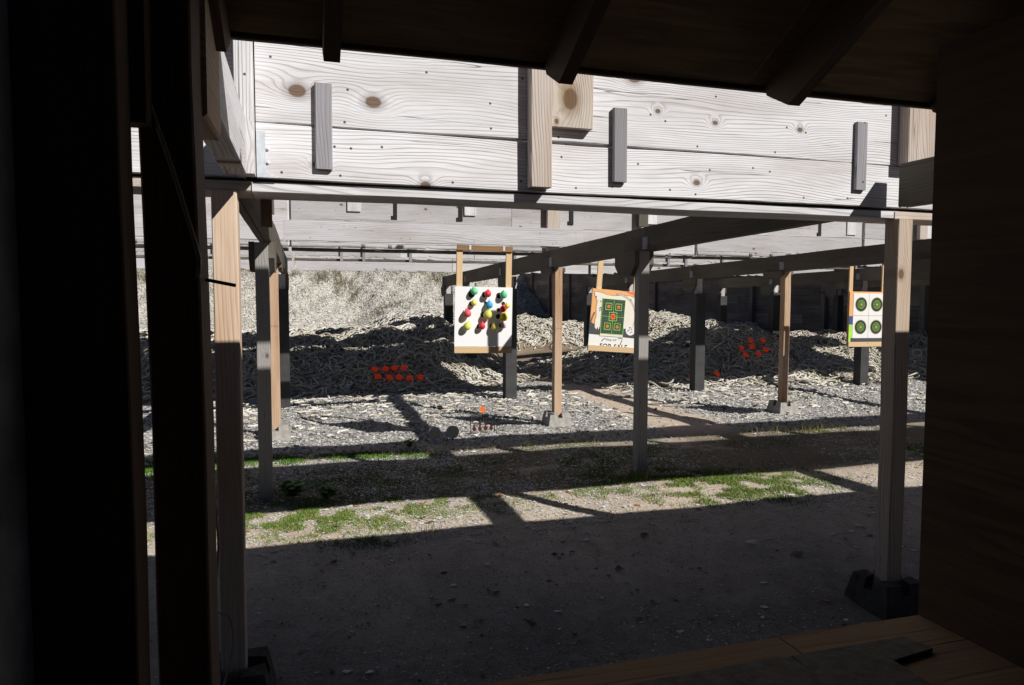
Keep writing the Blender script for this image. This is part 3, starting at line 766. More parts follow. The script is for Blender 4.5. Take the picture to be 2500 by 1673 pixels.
def girder(c, x, segs, label, mat='girder_wood'):
    t = thing('girder', label, 'girder', (x, segs[0][0], GZ0(segs[0][0])), 'long girders over the post rows')
    for i, (a, b) in enumerate(segs):
        za = GZ0((a+b)/2)
        tilt = math.atan2(GZ0(b)-GZ0(a), b-a)
        for s, w in ((-1, .2), (1, .195)):
            bm_ = box('beam', x+s*.0205-.019, x+s*.0205+.019, a, b-.004, za, za+w, mat, t, 'y', .003, .002,
                rot_extra=Matrix.Rotation(tilt, 3, 'X'))
        if i:
            zz = GZ0(a)+.07
            V = []; F = []
            mesh_obj('nail_plate', [(-.045, 0, -.05), (.045, 0, -.05), (.045, 0, .05), (-.045, 0, .05), (-.045, .0012, -.05), (.045, .0012, -.05), (.045, .0012, .05), (-.045, .0012, .05)],
                     [(0, 1, 2, 3), (7, 6, 5, 4), (0, 4, 5, 1), (1, 5, 6, 2), (2, 6, 7, 3), (3, 7, 4, 0)], 'dull_plate', t, (x-.0425, a, zz), (0, 0, -math.pi/2))
    return t
girder(1, -.265, [(3.02, 5.2), (5.2, 7.5), (7.5, 9.65)], 'doubled plank girder running downrange over the left row of posts')
girder(2, 2.70, [(3.02, 5.2), (5.2, 7.5), (7.5, 9.65), (9.65, 11.95), (11.95, 14.1)], 'doubled plank girder running downrange over the second row of posts')
girder(3, 5.77, [(3.02, 5.2), (5.2, 7.5), (7.5, 9.65), (9.65, 11.95), (11.95, 14.1)], 'doubled plank girder running downrange over the third row of posts')
girder(4, 8.92, [(3.02, 5.2), (5.2, 7.5), (7.5, 9.65), (9.65, 11.95), (11.95, 14.1)], 'doubled plank girder running downrange over the fourth row of posts')
girder(5, 12.05, [(5.2, 7.5), (7.5, 9.65), (9.65, 11.95), (11.95, 14.1)], 'doubled plank girder running downrange over the fifth row of posts')
# short girders from the shed to the first baffle
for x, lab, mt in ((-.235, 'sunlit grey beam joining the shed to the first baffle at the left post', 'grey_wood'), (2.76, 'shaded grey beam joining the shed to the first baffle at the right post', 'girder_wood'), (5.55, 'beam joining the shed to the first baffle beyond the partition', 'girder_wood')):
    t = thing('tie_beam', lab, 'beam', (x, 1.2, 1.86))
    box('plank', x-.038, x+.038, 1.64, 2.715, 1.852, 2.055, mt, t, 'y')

# ------------------------------------------------------------------ bullet baffles
BAYX = [(-3.33, -.21), (-.17, 2.815), (2.82, 5.74), (5.80, 8.88), (8.95, 12.0)]
BAYN = ['left of the left post row', 'between left and second post rows', 'between second and third post rows', 'between third and fourth post rows', 'right of the fourth post row']
def baffle(k, bay, y, courses, mat, chew=0.0, splits=()):
    x0, x1 = BAYX[bay]
    t = thing('bullet_baffle', f'overhead plank baffle, {ORD[k]} from the shed, {BAYN[bay]}', 'baffle', ((x0+x1)/2, y, courses[0][0]), 'overhead plank baffles')
    for i, (za, zb, dy) in enumerate(courses):
        cuts = [x0, x1]
        if k > 0 and (i+k+bay) % 3 == 1: cuts = [x0, x0+(x1-x0)*R.uniform(.3, .7), x1]
        for a, b in zip(cuts[:-1], cuts[1:]):
            box('board', a+.001, b-.002, y+dy, y+dy+.038, za, zb, ('girder_wood' if k == 0 and i > 1 else 'grey_wood_knots' if k == 0 and i == 1 and bay == 1 else mat), t, 'x', .003, .003, chew if i == 0 else (chew*.6 if i == 1 else 0))  # unseen upper boards of the first baffle darkened to cut bounced light
    return t
# first baffle
for bay in (0, 1, 2, 3, 4):
    t = baffle(0, bay, 2.80, [(1.858, 2.060, 0), (2.067, 2.372, 0), (2.387, 2.690, .004), (2.697, 3.0, 0), (3.20, 3.45, 0), (3.452, 3.70, 0)], 'grey_wood')
    x0, x1 = BAYX[bay]
    box('sill_plank', x0-.1 if bay == 0 else x0-.018, x1+.018, 2.817, 3.015, 1.810, 1.848, 'warm_batten' if bay != 1 else 'grey_wood', t, 'xf')
    box('backing_board', x0+.002, x1-.002, 2.840, 2.876, 1.850, 2.055, 'girder_wood', t, 'x')
    box('joint_light_stop', x1-.04, x1+.045, 2.879, 2.915, 1.86, 3.70, 'girder_wood', t, 'z')  # added behind the joint to stop a slit of sunlight
    if bay == 1:
        box('batten', .885, .975, 2.742, 2.799, 1.868, 3.0, 'warm_batten', t, 'z')
        box('hanger_block', .978, 1.165, 2.757, 2.799, 2.12, 2.82, 'knotty_block', t, 'z', .004)
        for cx, za, zb in ((.075, 1.90, 2.22), (1.298, 1.912, 2.222), (2.56, 1.935, 2.255)):
            box('cleat', cx-.032, cx+.032, 2.777, 2.799, za, zb, 'cleat_wood', t, 'z', .006)
        box('end_board', -.235, -.172, 2.72, 2.799, 1.86, 3.0, 'grey_wood', t, 'z')
        box('drop_board', -.168, -.125, 3.006, 3.046, 1.70, 2.3, 'dark_wood', t, 'z')
        # galvanised angle at the lower left corner
        V = [(0, 0, 0), (.075, 0, 0), (.032, 0, .022), (.032, 0, .17), (0, 0, .17)]
        V += [(a, .003, b) for a, _, b in V]
        F = [(0, 1, 2, 3, 4), (9, 8, 7, 6, 5)]+[((i+1) % 5, i, i+5, (i+1) % 5+5) for i in range(5)]
        angle_ = mesh_obj('steel_angle', V, F, 'galv', t, (-.168, 2.7955, 1.861))
        for bz in (.055, .105):
            v, f = lathe([(0, 0), (.006, 0), (.006, .006), (0, .008)], 8)
            subpart(mesh_obj('bolt', v, f, 'galv', t, (-.128, 2.798, 1.861+bz), (math.pi/2, 0, 0)), angle_)
    if bay == 2:
        box('batten', 2.785, 2.955, 2.735, 2.798, 2.066, 3.0, 'warm_batten', t, 'z', .006)
# second row: an unseen high baffle, guessed from its shadows, over the third posts with one loose plank lying low on the girders
HIGH = [(2.57, 2.86, 0), (2.862, 3.15, 0), (3.152, 3.44, 0), (3.442, 3.73, 0), (3.732, 4.0, 0)]
for bay in (0, 1):
    t = baffle(1, bay, 7.46, HIGH, 'girder_wood')
    x0, x1 = BAYX[bay]
    box('face_board', x0-.02 if bay else x0, 3.02 if bay else x1, 7.42, 7.457, 2.012, 2.215, 'grey_wood_old', t, 'x')
    for xx in (x0+.1, x1-.15): box('batten', xx, xx+.09, 7.50, 7.54, 2.5, 4.0, 'girder_wood', t, 'z')
t = thing('bullet_baffle', 'unseen high dark plank baffle over the right lanes, second from the shed', 'baffle', (7.4, 7.46, 2.57), 'overhead plank baffles')
for za, zb, dy in HIGH:
    for a, b in (((2.825, 7.1), (7.105, 12.0)) if za < 3.1 else ((2.825, 4.95), (6.9, 12.0))): box('board', a, b, 7.46, 7.498, za, zb, 'girder_wood', t, 'x')  # gap in the unseen upper boards shaped to let a sunlit patch through
for xx in (5.72, 8.87): box('batten', xx, xx+.09, 7.50, 7.54, 2.5, 4.0, 'girder_wood', t, 'z')
# third row, over the first sheathed posts: the broad pale baffle
TRIM = {1: dict(cleat=[(.545, .72, 2.59), (2.127, 2.29, 2.59)], strap=[(1.15, 1.20, 2.50), (2.05, 2.105, 2.51)]),
        2: dict(cleat=[(4.89, 5.09, 2.56)], strap=[(3.69, 3.75, 2.51)], batten=[(3.32, 3.515, 2.10), (4.755, 4.87, 2.53)]),
        3: dict(cleat=[(8.57, 8.75, 2.50)], strap=[(8.02, 8.07, 2.47)]),
        4: dict(cleat=[(10.17, 10.33, 2.48)], batten=[(10.0, 10.16, 2.46)])}
for bay in range(5):
    x0, x1 = BAYX[bay]
    t = baffle(2, bay, 9.60, [(2.105, 2.172, -.02), (2.174, 2.445, 0), (2.448, 2.742, 0), (2.802, 3.05, 0), (3.052, 3.28, 0), (3.282, 3.5, 0)], 'grey_wood_old', .03)
    box('sill_plank', x0, x1, 9.62, 9.78, 2.062, 2.10, 'girder_wood', t, 'xf')
    box('joint_light_stop', x1-.04, x1+.075, 9.640, 9.67, 2.11, 3.5, 'grey_wood', t, 'z')  # added behind the joint to close a slit of sky
    for a, b, za in TRIM.get(bay, {}).get('cleat', []): box('cleat', a, b, 9.575, 9.599, za, 2.9, 'grey_wood', t, 'z')
    for a, b, za in TRIM.get(bay, {}).get('strap', []):
        hs = box('hanger_strap', a, b, 9.588, 9.598, za, 3.0, 'black_steel', t, 'z', .001)
        subpart(box('strap_foot', a-.03, a-.002, 9.588, 9.597, za, za+.05, 'black_steel', t, 'z', .001), hs)
    for a, b, za in TRIM.get(bay, {}).get('batten', []): box('batten', a, b, 9.50, 9.578, za, 3.0, 'warm_batten', t, 'z')
    for fx in (.30, .42): box('hanger_strap', x0+fx*(x1-x0), x0+fx*(x1-x0)+.045, 9.566, 9.578, 2.105, 2.16, 'cleat_wood', t, 'z', .001)
    t = baffle(3, bay, 11.90, [(2.125, 2.30, 0), (2.302, 2.59, 0), (2.592, 2.88, 0)], 'grey_wood_old', .045)
    box('sill_plank', x0, x1, 11.94, 12.10, 2.065, 2.10, 'girder_wood', t, 'xf')
    for fx in (.24, .36, .62): box('cleat', x0+fx*(x1-x0), x0+fx*(x1-x0)+.05, 11.86, 11.899, 2.06, 2.4, 'cleat_wood', t, 'z')
    t = baffle(4, bay, 13.80, [(1.975, 2.20, 0), (2.202, 2.49, 0), (2.492, 2.78, 0)], 'grey_wood_old', .06)

# ------------------------------------------------------------------ side wall
t = thing('plank_wall', 'long dark weathered plank wall closing the right side of the range', 'wall', (13.2, 9, 0))
nb = 13
V, F = [], []
for i in range(nb):
    za, zb = i*.262, i*.262+.2635
    cuts = [4.0]
    while cuts[-1] < 44: cuts.append(cuts[-1]+R.choice([3.05, 3.66, 4.27, 4.88]))
    for a, b in zip(cuts[:-1], cuts[1:]):
        d = R.uniform(0, .012)+.0135*(i % 2); o_ = len(V)
        # local x runs along the wall
        V += [(a, d, za), (b-.01, d, za), (b-.01, d, zb), (a, d, zb), (a, .05, za), (b-.01, .05, za), (b-.01, .05, zb), (a, .05, zb)]
        F += [tuple(k+o_ for k in q) for q in ((0, 1, 2, 3), (7, 6, 5, 4), (0, 4, 5, 1), (1, 5, 6, 2), (2, 6, 7, 3), (3, 7, 4, 0))]
def wall_mat():
    m, nt, bs = new_mat('wall_planks'); g = G(nt)
    tc = g.n('ShaderNodeTexCoord'); x, y, z = g.sep(tc.outputs['Object'])
    row = g.math('FLOOR', g.math('DIVIDE', z, .262))
    wn = g.n('ShaderNodeTexWhiteNoise', noise_dimensions='2D')
    seg = g.math('FLOOR', g.math('DIVIDE', g.math('ADD', x, g.math('MULTIPLY', row, 2.37)), 3.9))
    g.link(g.combine(row, seg, 0.0), wn.inputs['Vector'])
    st = g.noise(g.combine(g.math('MULTIPLY', x, .9), g.math('ADD', row, 0.0), g.math('MULTIPLY', z, 26.0)), 1.0, 4.0, .65)
    bl = g.noise(g.combine(g.math('MULTIPLY', x, .6), 0.0, g.math('MULTIPLY', z, 1.6)), 1.0, 4.0, .6)
    c = g.mix(g.maprange(st, .3, .7), (.12, .105, .10), (.36, .32, .30))
    c = g.mix(g.maprange(bl, .45, .7, 0, .75), c, (.085, .075, .07))
    tv = g.maprange(wn.outputs['Value'], 0, 1, .45, 1.0)
    c = g.mix(1.0, c, g.combine(tv, tv, tv), 'MULTIPLY')
    g.link(c, bs.inputs['Base Color']); g.bump(st, .5, .01, bs)
    return m
wm = wall_mat()
mesh_obj('planking', V, F, wm, t, (13.2, 0, 0), (0, 0, math.pi/2))
for i, y in enumerate(np.arange(6, 43, 3.1)):
    box('wall_post', 13.03, 13.145, y, y+.14, -.05, 3.3, 'wall_wood', t, 'z')

# ------------------------------------------------------------------ shooting shed
EY, EZ, SL = 1.86, 2.052, 0.5          # eave line and roof pitch
ang = math.atan(SL)
shed = thing('shooting_shed', 'dark timber shooting shed framing the view, with plywood ceiling and partitions', 'shed', (0.4, 0.6, 0))
def roof_piece(name, x0, x1, d0, d1, s0, s1, mat, axis='x', parent=shed):
    """piece laid in the roof plane: s runs up the slope from the eave, d is height above the ceiling plane"""
    Ls = s1-s0; c = Vector(((x0+x1)/2, 0, 0))
    sm = (s0+s1)/2; dm = (d0+d1)/2
    up = Vector((0, -math.cos(ang), math.sin(ang))); nr = Vector((0, math.sin(ang), math.cos(ang)))
    c = Vector(((x0+x1)/2, EY, EZ)) + up*sm + nr*dm
    if axis == 'x':
        V, F = board_geo(x1-x0, Ls, d1-d0, .002, .001)
        rot = Matrix.Rotation(-ang, 3, 'X')
    else:
        V, F = board_geo(Ls, x1-x0, d1-d0, .003, .002)
        rot = Matrix.Rotation(-ang, 3, 'X') @ Matrix.Rotation(math.pi/2, 3, 'Z')
    return mesh_obj(name, V, F, mat, parent, c, rot.to_euler())
for a, b in ((-3.6, -1.16), (-1.155, 1.28), (1.285, 3.72), (3.725, 6.2)):
    roof_piece('roof_sheet', a, b, 0.0, .014, .0, 4.3, 'ceiling_ply')
box('eave_board', -3.6, 6.2, EY+.004, EY+.024, EZ-.012, EZ+.014, 'dark_wood', shed, 'x')
for x in (-1.47, -.82, -.185, .068, .66, 1.365, 2.0, 2.65, 3.3):
    # rafter with a tapered tail
    w, dd, tail = .019, .125, .060
    s1 = 4.2
    prof = [(-.005, -.001), (-.005, -.032), (tail, -dd), (s1, -dd), (s1, -.001)]
    V = [(a, -w, b) for a, b in prof]+[(a, w, b) for a, b in prof]
    F = [(4, 3, 2, 1, 0), (5, 6, 7, 8, 9)]+[(i, (i+1) % 5, (i+1) % 5+5, i+5) for i in range(5)]
    rot = Matrix.Rotation(-ang, 3, 'X') @ Matrix.Rotation(-math.pi/2, 3, 'Z')
    mesh_obj('rafter', V, F, 'dark_wood', shed, (x, EY, EZ), rot.to_euler())
# posts and studs of the left partition
box('stud', -.478, -0.2885, 1.30, 1.392, -.2, 2.22, 'dark_wood', shed, 'z', .003, .004)
box('corner_post', -0.2860, -.192, 1.44, 1.57, -.2, 2.17, 'dark_wood', shed, 'z', .004, .004)
box('top_plate', -.33, -.262, 1.393, 1.438, 1.715, 2.2, 'dark_wood', shed, 'z', .003)
box('head_block', -.262, -.186, 1.575, 1.80, 1.775, 2.085, 'post_wood', shed, 'y', .006)
box('left_partition', -.455, -.440, -1.2, 1.297, -.2, 2.3, 'white_wall', shed, 'y', .002, .001)
box('right_partition', 1.215, 1.233, -1.2, 1.125, -.2, 1.905, 'shed_ply', shed, 'y', .002, .002)
box('back_wall', -3.6, 6.2, -1.35, -1.30, -.2, 3.63, 'shed_ply', shed, 'x', .002, .001)
# steel pin sticking out of the corner post
V, F = tube([(-.19, 1.5, 1.442), (-.16, 1.505, 1.436), (-.135, 1.51, 1.431)], .0036, 8)
mesh_obj('steel_pin', V, F, 'black_steel', shed)
bpy.context.view_layer.update()
# the left bay's partition outside the view, closing the next bay
box('left_partition', -2.0, -1.985, -1.2, 1.1, -.2, 2.3, 'shed_ply', shed, 'y', .002, .001)

bench = thing('shooting_bench', 'orange brown plywood shooting bench top at the lower right corner', 'bench', (.5, .6, 0))
box('bench_top', -.18, .868, .42, 1.122, .732, .75, 'bench_ply', bench, 'x', .002, .0005)
box('bench_top', .872, 1.213, .42, 1.124, .732, .75, 'bench_ply', bench, 'x', .002, .0005)
for x in (-.1, 1.12):
    for y in (.5, 1.03): box('leg', x, x+.07, y, y+.07, -.17, .731, 'dark_wood', bench, 'z')
box('apron', -.15, 1.2, 1.105, 1.119, .60, .730, 'dark_wood', bench, 'x')
def mat_piece(name, pts, z, th, label):
    n = len(pts)
    V = [(x, y, 0) for x, y in pts]+[(x, y, th) for x, y in pts]
    F = [tuple(reversed(range(n))), tuple(range(n, 2*n))]+[(i, (i+1) % n, (i+1) % n+n, i+n) for i in range(n)]
    o = mesh_obj(name, V, F, 'mat_grey', None, (0, 0, z))
    return tag(o, label, 'rubber mat')
mat_piece('rubber_mat', [(.835, 1.04), (1.09, 1.042), (1.105, .99), (1.0, .975), (.99, .6), (.835, .6)], .752, .007, 'grey rubber mat with stepped edge near the partition on the bench')
mat_piece('rubber_mat', [(.45, .6), (.83, .6), (.832, .98), (.826, 1.03), (.80, 1.038), (.45, 1.03)], .752, .010, 'grey rubber mat on the bench, left of the stepped one')

# cable down the corner post and left post
cab = [(-.355, 1.428, 2.05), (-.30, 1.43, 1.86), (-.262, 1.43, 1.74), (-.232, 1.43, 1.64), (-.208, 1.432, 1.55), (-.192, 1.434, 1.48), (-.197, 1.46, 1.445),
       (-.25, 1.9, 1.43), (-.30, 2.3, 1.40), (-.305, 2.3, 1.30), (-.285, 2.3, 1.245), (-.292, 2.3, 1.14), (-.285, 2.32, .94), (-.285, 2.35, .76), (-.29, 2.45, .60), (-.325, 2.66, .40), (-.33, 2.70, .27), (-.29, 2.715, .235), (-.28, 2.715, .13), (-.315, 2.66, -.02), (-.36, 2.56, -.145)]
V, F = tube(smooth_path(cab, 6), .0045, 6)
tag(mesh_obj('cable', V, F, 'cable', smooth=True), 'thin beige twin cable hanging down past the left post', 'cable')

# ------------------------------------------------------------------ targets
def frame(par, xl, xr, yb, zb, zt, ztop, tilt, sticks=(0, 1), rail=True, pw='fresh_pine', shear=0.0):
    """hanging frame: two sticks, top rail, bottom rail"""
YB, KS = 6.54, 6.54/8.12
def disc(r, seg=24, th=.001):
    V = [(r*math.cos(2*math.pi*k/seg), 0, r*math.sin(2*math.pi*k/seg)) for k in range(seg)]
    V += [(x, th, z) for x, _, z in V]
    F = [tuple(reversed(range(seg)))[::-1], tuple(range(seg, 2*seg))[::-1]]+[((i+1) % seg, i, i+seg, (i+1) % seg+seg) for i in range(seg)]
    return V, F
def flat(pts, th=.001):
    """polygon in x,z facing -y"""
    n = len(pts)
    V = [(x, 0, z) for x, z in pts]+[(x, th, z) for x, z in pts]
    F = [tuple(range(n)), tuple(reversed(range(n, 2*n)))]+[((i+1) % n, i, i+n, (i+1) % n+n) for i in range(n)]
    return V, F
class Rig:
    """a flat target hung on y=YB, turned a little in its own plane"""
    def __init__(s, x, z, roll): s.x, s.z, s.roll = x*KS, 1.4+(z-1.4)*KS, roll
    def at(s, u, v, dy=0.0):
        c, q = math.cos(s.roll)*KS, math.sin(s.roll)*KS
        return (s.x+u*c+v*q, YB+dy, s.z-u*q+v*c)
    def put(s, name, VF, mat, par, u=0, v=0, dy=0.0):
        o = mesh_obj(name, [(a*KS, b, d*KS) for a, b, d in VF[0]], VF[1], mat, par, s.at(u, v, dy), (0, s.roll, 0))
        return o
    def wood(s, name, u0, u1, v0, v1, d0, d1, mat, par, axis):
        L, W = (u1-u0, v1-v0) if axis == 'x' else (v1-v0, u1-u0)
        V, F = board_geo(L*KS, d1-d0, W*KS, .002, .0008)
        rot = Matrix.Rotation(s.roll, 3, 'Y') @ (Matrix.Identity(3) if axis == 'x' else Matrix.Rotation(-math.pi/2, 3, 'Y'))
        return mesh_obj(name, V, F, mat, par, s.at((u0+u1)/2, (v0+v1)/2, (d0+d1)/2), rot.to_euler())

# balloon board
rg = Rig(2.035, 1.205, math.radians(1.0))
bb = thing('balloon_board', 'white square board on two pine sticks, holding coloured balloons', 'target board', rg.at(0, 0))
rg.put('panel', flat([(-.353, -.345), (.353, -.345), (.353, .365), (-.353, .365)], .012), 'white_board', bb, dy=0)
rg.wood('stick', -.335, -.262, -.42, .80, .013, .032, 'fresh_pine', bb, 'z')
rg.wood('stick', .272, .345, -.42, .80, .013, .032, 'fresh_pine', bb, 'z')
rg.wood('top_rail', -.335, .345, .79, .855, -.006, .012, 'shade_brown_rail', bb, 'x')
for u_ in (-.18, .235): rg.put('hook', flat([(u_-.012, .80), (u_+.012, .80), (u_+.012, .857), (u_-.012, .857)], .003), 'galv', bb, dy=-.010)
rg.wood('bottom_rail', -.353, .353, -.425, -.347, -.008, .012, 'fresh_pine', bb, 'x')
def zbp(px, py):      # measured places on the board face
    return ((px-482)/726*.706, -(py-970)/770*.71+.01)
BAL = [(345, 640, 'b_green', 1.0, 'green balloon at the upper left of the white board'), (515, 668, 'b_red', 1.0, 'red balloon in the top row of the white board'),
       (715, 676, 'b_green', 1.06, 'green balloon at the upper right of the white board'), (345, 790, 'b_yellow', .82, 'small yellow balloon below the upper left green one'),
       (537, 812, 'b_blue', 1.0, 'the only blue balloon, at the middle of the white board'), (768, 822, 'b_deepyellow', .72, 'small yellow balloon near the board right edge, above the dark red one'),
       (712, 862, 'b_red', .92, 'dark red balloon wedged between two yellow ones at the right'), (262, 925, 'b_pinkred', 1.08, 'pinkish red balloon at the left edge of the white board'),
       (517, 935, 'b_yellow', 1.22, 'large pale yellow balloon below the blue one'), (725, 965, 'b_deepyellow', 1.15, 'large deep yellow balloon below the dark red one'),
       (262, 1090, 'b_yellow', 1.1, 'pale yellow balloon at the lower left of the white board'), (450, 1084, 'b_red', .95, 'red balloon in the bottom row of the white board'),
       (608, 1098, 'b_yellow', 1.05, 'yellow balloon in the bottom row, in shade'), (722, 1075, 'b_pink', .85, 'pale pink balloon at the lower right of the white board')]
DOT = [(325, 683, 42), (490, 682, 36), (672, 692, 36), (325, 802, 30), (502, 790, 20), (728, 795, 24), (668, 878, 24), (472, 940, 34), (665, 965, 30), (425, 1092, 30), (588, 1092, 28), (705, 1082, 26)]
for px, py, r_ in DOT:
    u, v = zbp(px, py)
    rg.put('sticker', disc(r_/726*.706, 20), 'black_ink', bb, u, v, -.0013)
bal_prof = [(0, -.052), (.012, -.050), (.024, -.043), (.034, -.030), (.0385, -.014), (.0375, .004), (.031, .022), (.021, .038), (.011, .050), (.0045, .057), (.003, .060), (.006, .064), (.005, .066), (0, .066)]
for px, py, m_, sc, lab in BAL:
    u, v = zbp(px, py); p = rg.at(u, v, -.042*sc); sc = sc*KS
    V, F = lathe(bal_prof, 18)
    V = [(a*sc*1.08, b*sc*1.08, c*sc*.92) for a, b, c in V]
    o = mesh_obj('balloon', V, F, m_, None, p, (math.radians(R.uniform(-38, -12)), math.radians(R.uniform(-14, 18)), R.uniform(0, 6)), True)
    tag(o, lab, 'balloon', 'balloons pinned to the white board')

for x0, x1, z_, nm in ((-.22, 2.66, 1.930, 'left'), (2.75, 5.72, 1.875, 'middle'), (5.82, 8.88, 1.875, 'right')):
    V, F = tube([(x0, YB+.02, z_), ((x0+x1)/2, YB+.02, z_-.004), (x1, YB+.02, z_)], .0014, 6)
    tag(mesh_obj('hanging_wire', V, F, 'black_steel', None, smooth=True), f'thin steel wire strung across the {nm} lane, carrying the target frame', 'wire')

# FOR SALE sign with a paper target
rg = Rig(3.735, 1.185, math.radians(4.5))
sg = thing('sale_sign', 'orange and white FOR SALE sign board hung on pine sticks, tilted', 'sign', rg.at(0, 0))
rg.put('panel', flat([(-.325, -.355), (.325, -.355), (.325, .355), (-.325, .355)], .010), 'white_band', sg)
rg.wood('stick', -.27, -.198, -.42, .80, .012, .030, 'fresh_pine', sg, 'z')
rg.wood('stick', .24, .312, -.42, .80, .012, .030, 'fresh_pine', sg, 'z')
rg.wood('top_rail', -.27, .312, .76, .82, -.012, .010, 'shade_brown_rail', sg, 'x')
for u_ in (-.15, .18): rg.put('hook', flat([(u_-.012, .775), (u_+.012, .775), (u_+.012, .83), (u_-.012, .83)], .003), 'galv', sg, dy=-.016)
rg.wood('bottom_rail', -.328, .328, -.425, -.352, -.010, .010, 'fresh_pine', sg, 'x')
rg.put('orange_field', flat([(-.3245, -.11), (.3245, -.11), (.3245, .3545), (-.3245, .3545)], .0006), 'orange_print', sg, dy=-.0008)
rg.put('red_corner', flat([(.05, .354), (.12, .345), (.24, .31), (.30, .22), (.324, .10), (.324, .354)], .0005), 'red_orange_print', sg, dy=-.0014)
rg.put('slate_band', flat([(-.3245, -.215), (.3245, -.235), (.3245, -.085), (.27, -.105), (.18, -.07), (-.1, -.09), (-.2, -.075), (-.25, -.10), (-.3245, -.06)], .0006), 'slate_print', sg, dy=-.0019)
par_pts = [(-.305, .322), (-.2, .312), (-.12, .29), (-.02, .285), (.10, .305), (.20, .30), (.30, .265), (.318, .2), (.302, .12), (.308, .02), (.295, -.05), (.30, -.10), (.255, -.085), (.22, -.12), (.0, -.12), (-.15, -.12), (-.175, -.155), (-.19, -.11), (-.205, -.16), (-.22, -.12), (-.235, -.155), (-.26, -.125), (-.265, -.05), (-.25, .02), (-.26, .12), (-.25, .2), (-.285, .26)]
rg.put('parchment_shape', flat(par_pts, .0006), 'parchment', sg, dy=-.0026)
rg.put('snow_disc', disc(.066, 22, .0006), 'white_band', sg, .235, -.135, -.0033)
def strip(pts, w):
    V, F = [], []
    for i, (x, z) in enumerate(pts):
        a = pts[max(i-1, 0)]; b = pts[min(i+1, len(pts)-1)]
        d = Vector((b[0]-a[0], b[1]-a[1])).normalized(); n_ = Vector((-d.y, d.x))*w*.5
        V += [(x+n_.x, 0, z+n_.y), (x-n_.x, 0, z-n_.y)]
    for i in range(len(pts)-1): F.append((2*i, 2*i+1, 2*i+3, 2*i+2))
    return V, F
arc = [(.02+.0+.27*math.sin(a), .03+.28*math.cos(a)) for a in np.linspace(-.05, 1.95, 26)]
rg.put('lasso', strip(arc, .017), 'parchment', sg, dy=-.0036)
for e_ in (-.0095, .0095): rg.put('lasso_edge', strip([(.02+(.27+e_)*math.sin(a), .03+(.28+e_)*math.cos(a)) for a in np.linspace(-.05, 1.95, 26)], .003), 'brown_line', sg, dy=-.0040)
dots_ = []
V, F = [], []
for i in range(len(arc)-1):
    (x, z), (x2, z2) = arc[i], arc[i+1]
    d = Vector((x2-x, z2-z)).normalized(); n_ = Vector((-d.y, d.x))*.008; e = d*.003
    o_ = len(V); V += [(x+n_.x-e.x, 0, z+n_.y-e.y), (x+n_.x+e.x, 0, z+n_.y+e.y), (x-n_.x+e.x+.004*d.x, 0, z-n_.y+e.y+.004*d.y), (x-n_.x-e.x+.004*d.x, 0, z-n_.y-e.y+.004*d.y)]
    F.append((o_, o_+1, o_+2, o_+3))
rg.put('lasso_twist', (V, F), 'brown_line', sg, dy=-.0042)
lp = par_pts[:14]
rg.put('parchment_outline', strip(lp, .0045), 'brown_line', sg, dy=-.0034)
rg.put('parchment_outline', strip(par_pts[21:]+[par_pts[0]], .0045), 'brown_line', sg, dy=-.0034)
rope2 = [(-.315, -.06), (-.30, 0), (-.275, .06)]
rg.put('lasso', strip(rope2, .02), 'brown_line', sg, dy=-.0039)
V, F = [], []
for cx, cz in ((-.205, .20), (-.215, .11), (-.20, .12), (-.19, .10), (-.205, .085), (-.17, .17), (.222, -.10), (.25, -.12), (.215, -.13), (.255, -.155), (.235, -.165), (.2, -.15), (.21, .25), (-.27, .25)):
    n_ = 5; o_ = len(V)
    for k in range(n_):
        a = 6.28*k/n_+R.random(); rr = R.uniform(.004, .013)
        V.append((cx+rr*math.cos(a), 0, cz+1.3*rr*math.sin(a)))
    F.append(tuple(range(o_, o_+n_)))
rg.put('splatter', (V, F), 'slate_print', sg, dy=-.0045)
def text_mesh(body, size, off=0.0, shear=0.0):
    cu = bpy.data.curves.new('lettering', 'FONT'); cu.body = body; cu.size = size; cu.align_x = 'CENTER'; cu.offset = off; cu.shear = shear
    cu.space_character = 1.08
    ob = bpy.data.objects.new('lettering_source', cu); COL.objects.link(ob)
    dg = bpy.context.evaluated_depsgraph_get()
    me = bpy.data.meshes.new_from_object(ob.evaluated_get(dg))
    COL.objects.unlink(ob); bpy.data.objects.remove(ob); bpy.data.curves.remove(cu)
    V = [(v.co.x, 0, v.co.y) for v in me.vertices]; F = [tuple(p.vertices) for p in me.polygons]
    bpy.data.meshes.remove(me)
    return V, F
rg.put('lettering', text_mesh('FOR SALE', .084, .002), 'black_ink', sg, .02, -.385, -.0012)
# torn remains of the script line above it
V, F = [], []
for st, w in (([(-.15, -.30), (-.13, -.275), (-.115, -.262), (-.10, -.258)], .011), ([(-.09, -.262), (-.085, -.285)], .009), ([(-.07, -.258), (-.062, -.285), (-.05, -.262), (-.044, -.287)], .009),
              ([(-.025, -.264), (-.028, -.286), (-.012, -.28)], .008), ([(.012, -.262), (.008, -.285)], .009), ([(.03, -.285), (.045, -.262), (.055, -.268)], .009), ([(.075, -.250), (.135, -.243), (.128, -.275), (.115, -.31), (.112, -.33)], .009)):
    v, f = strip(st, w); o_ = len(V); V += v; F += [tuple(i+o_ for i in q) for q in f]
rg.put('script_lettering', (V, F), 'slate_print', sg, dy=-.0012)

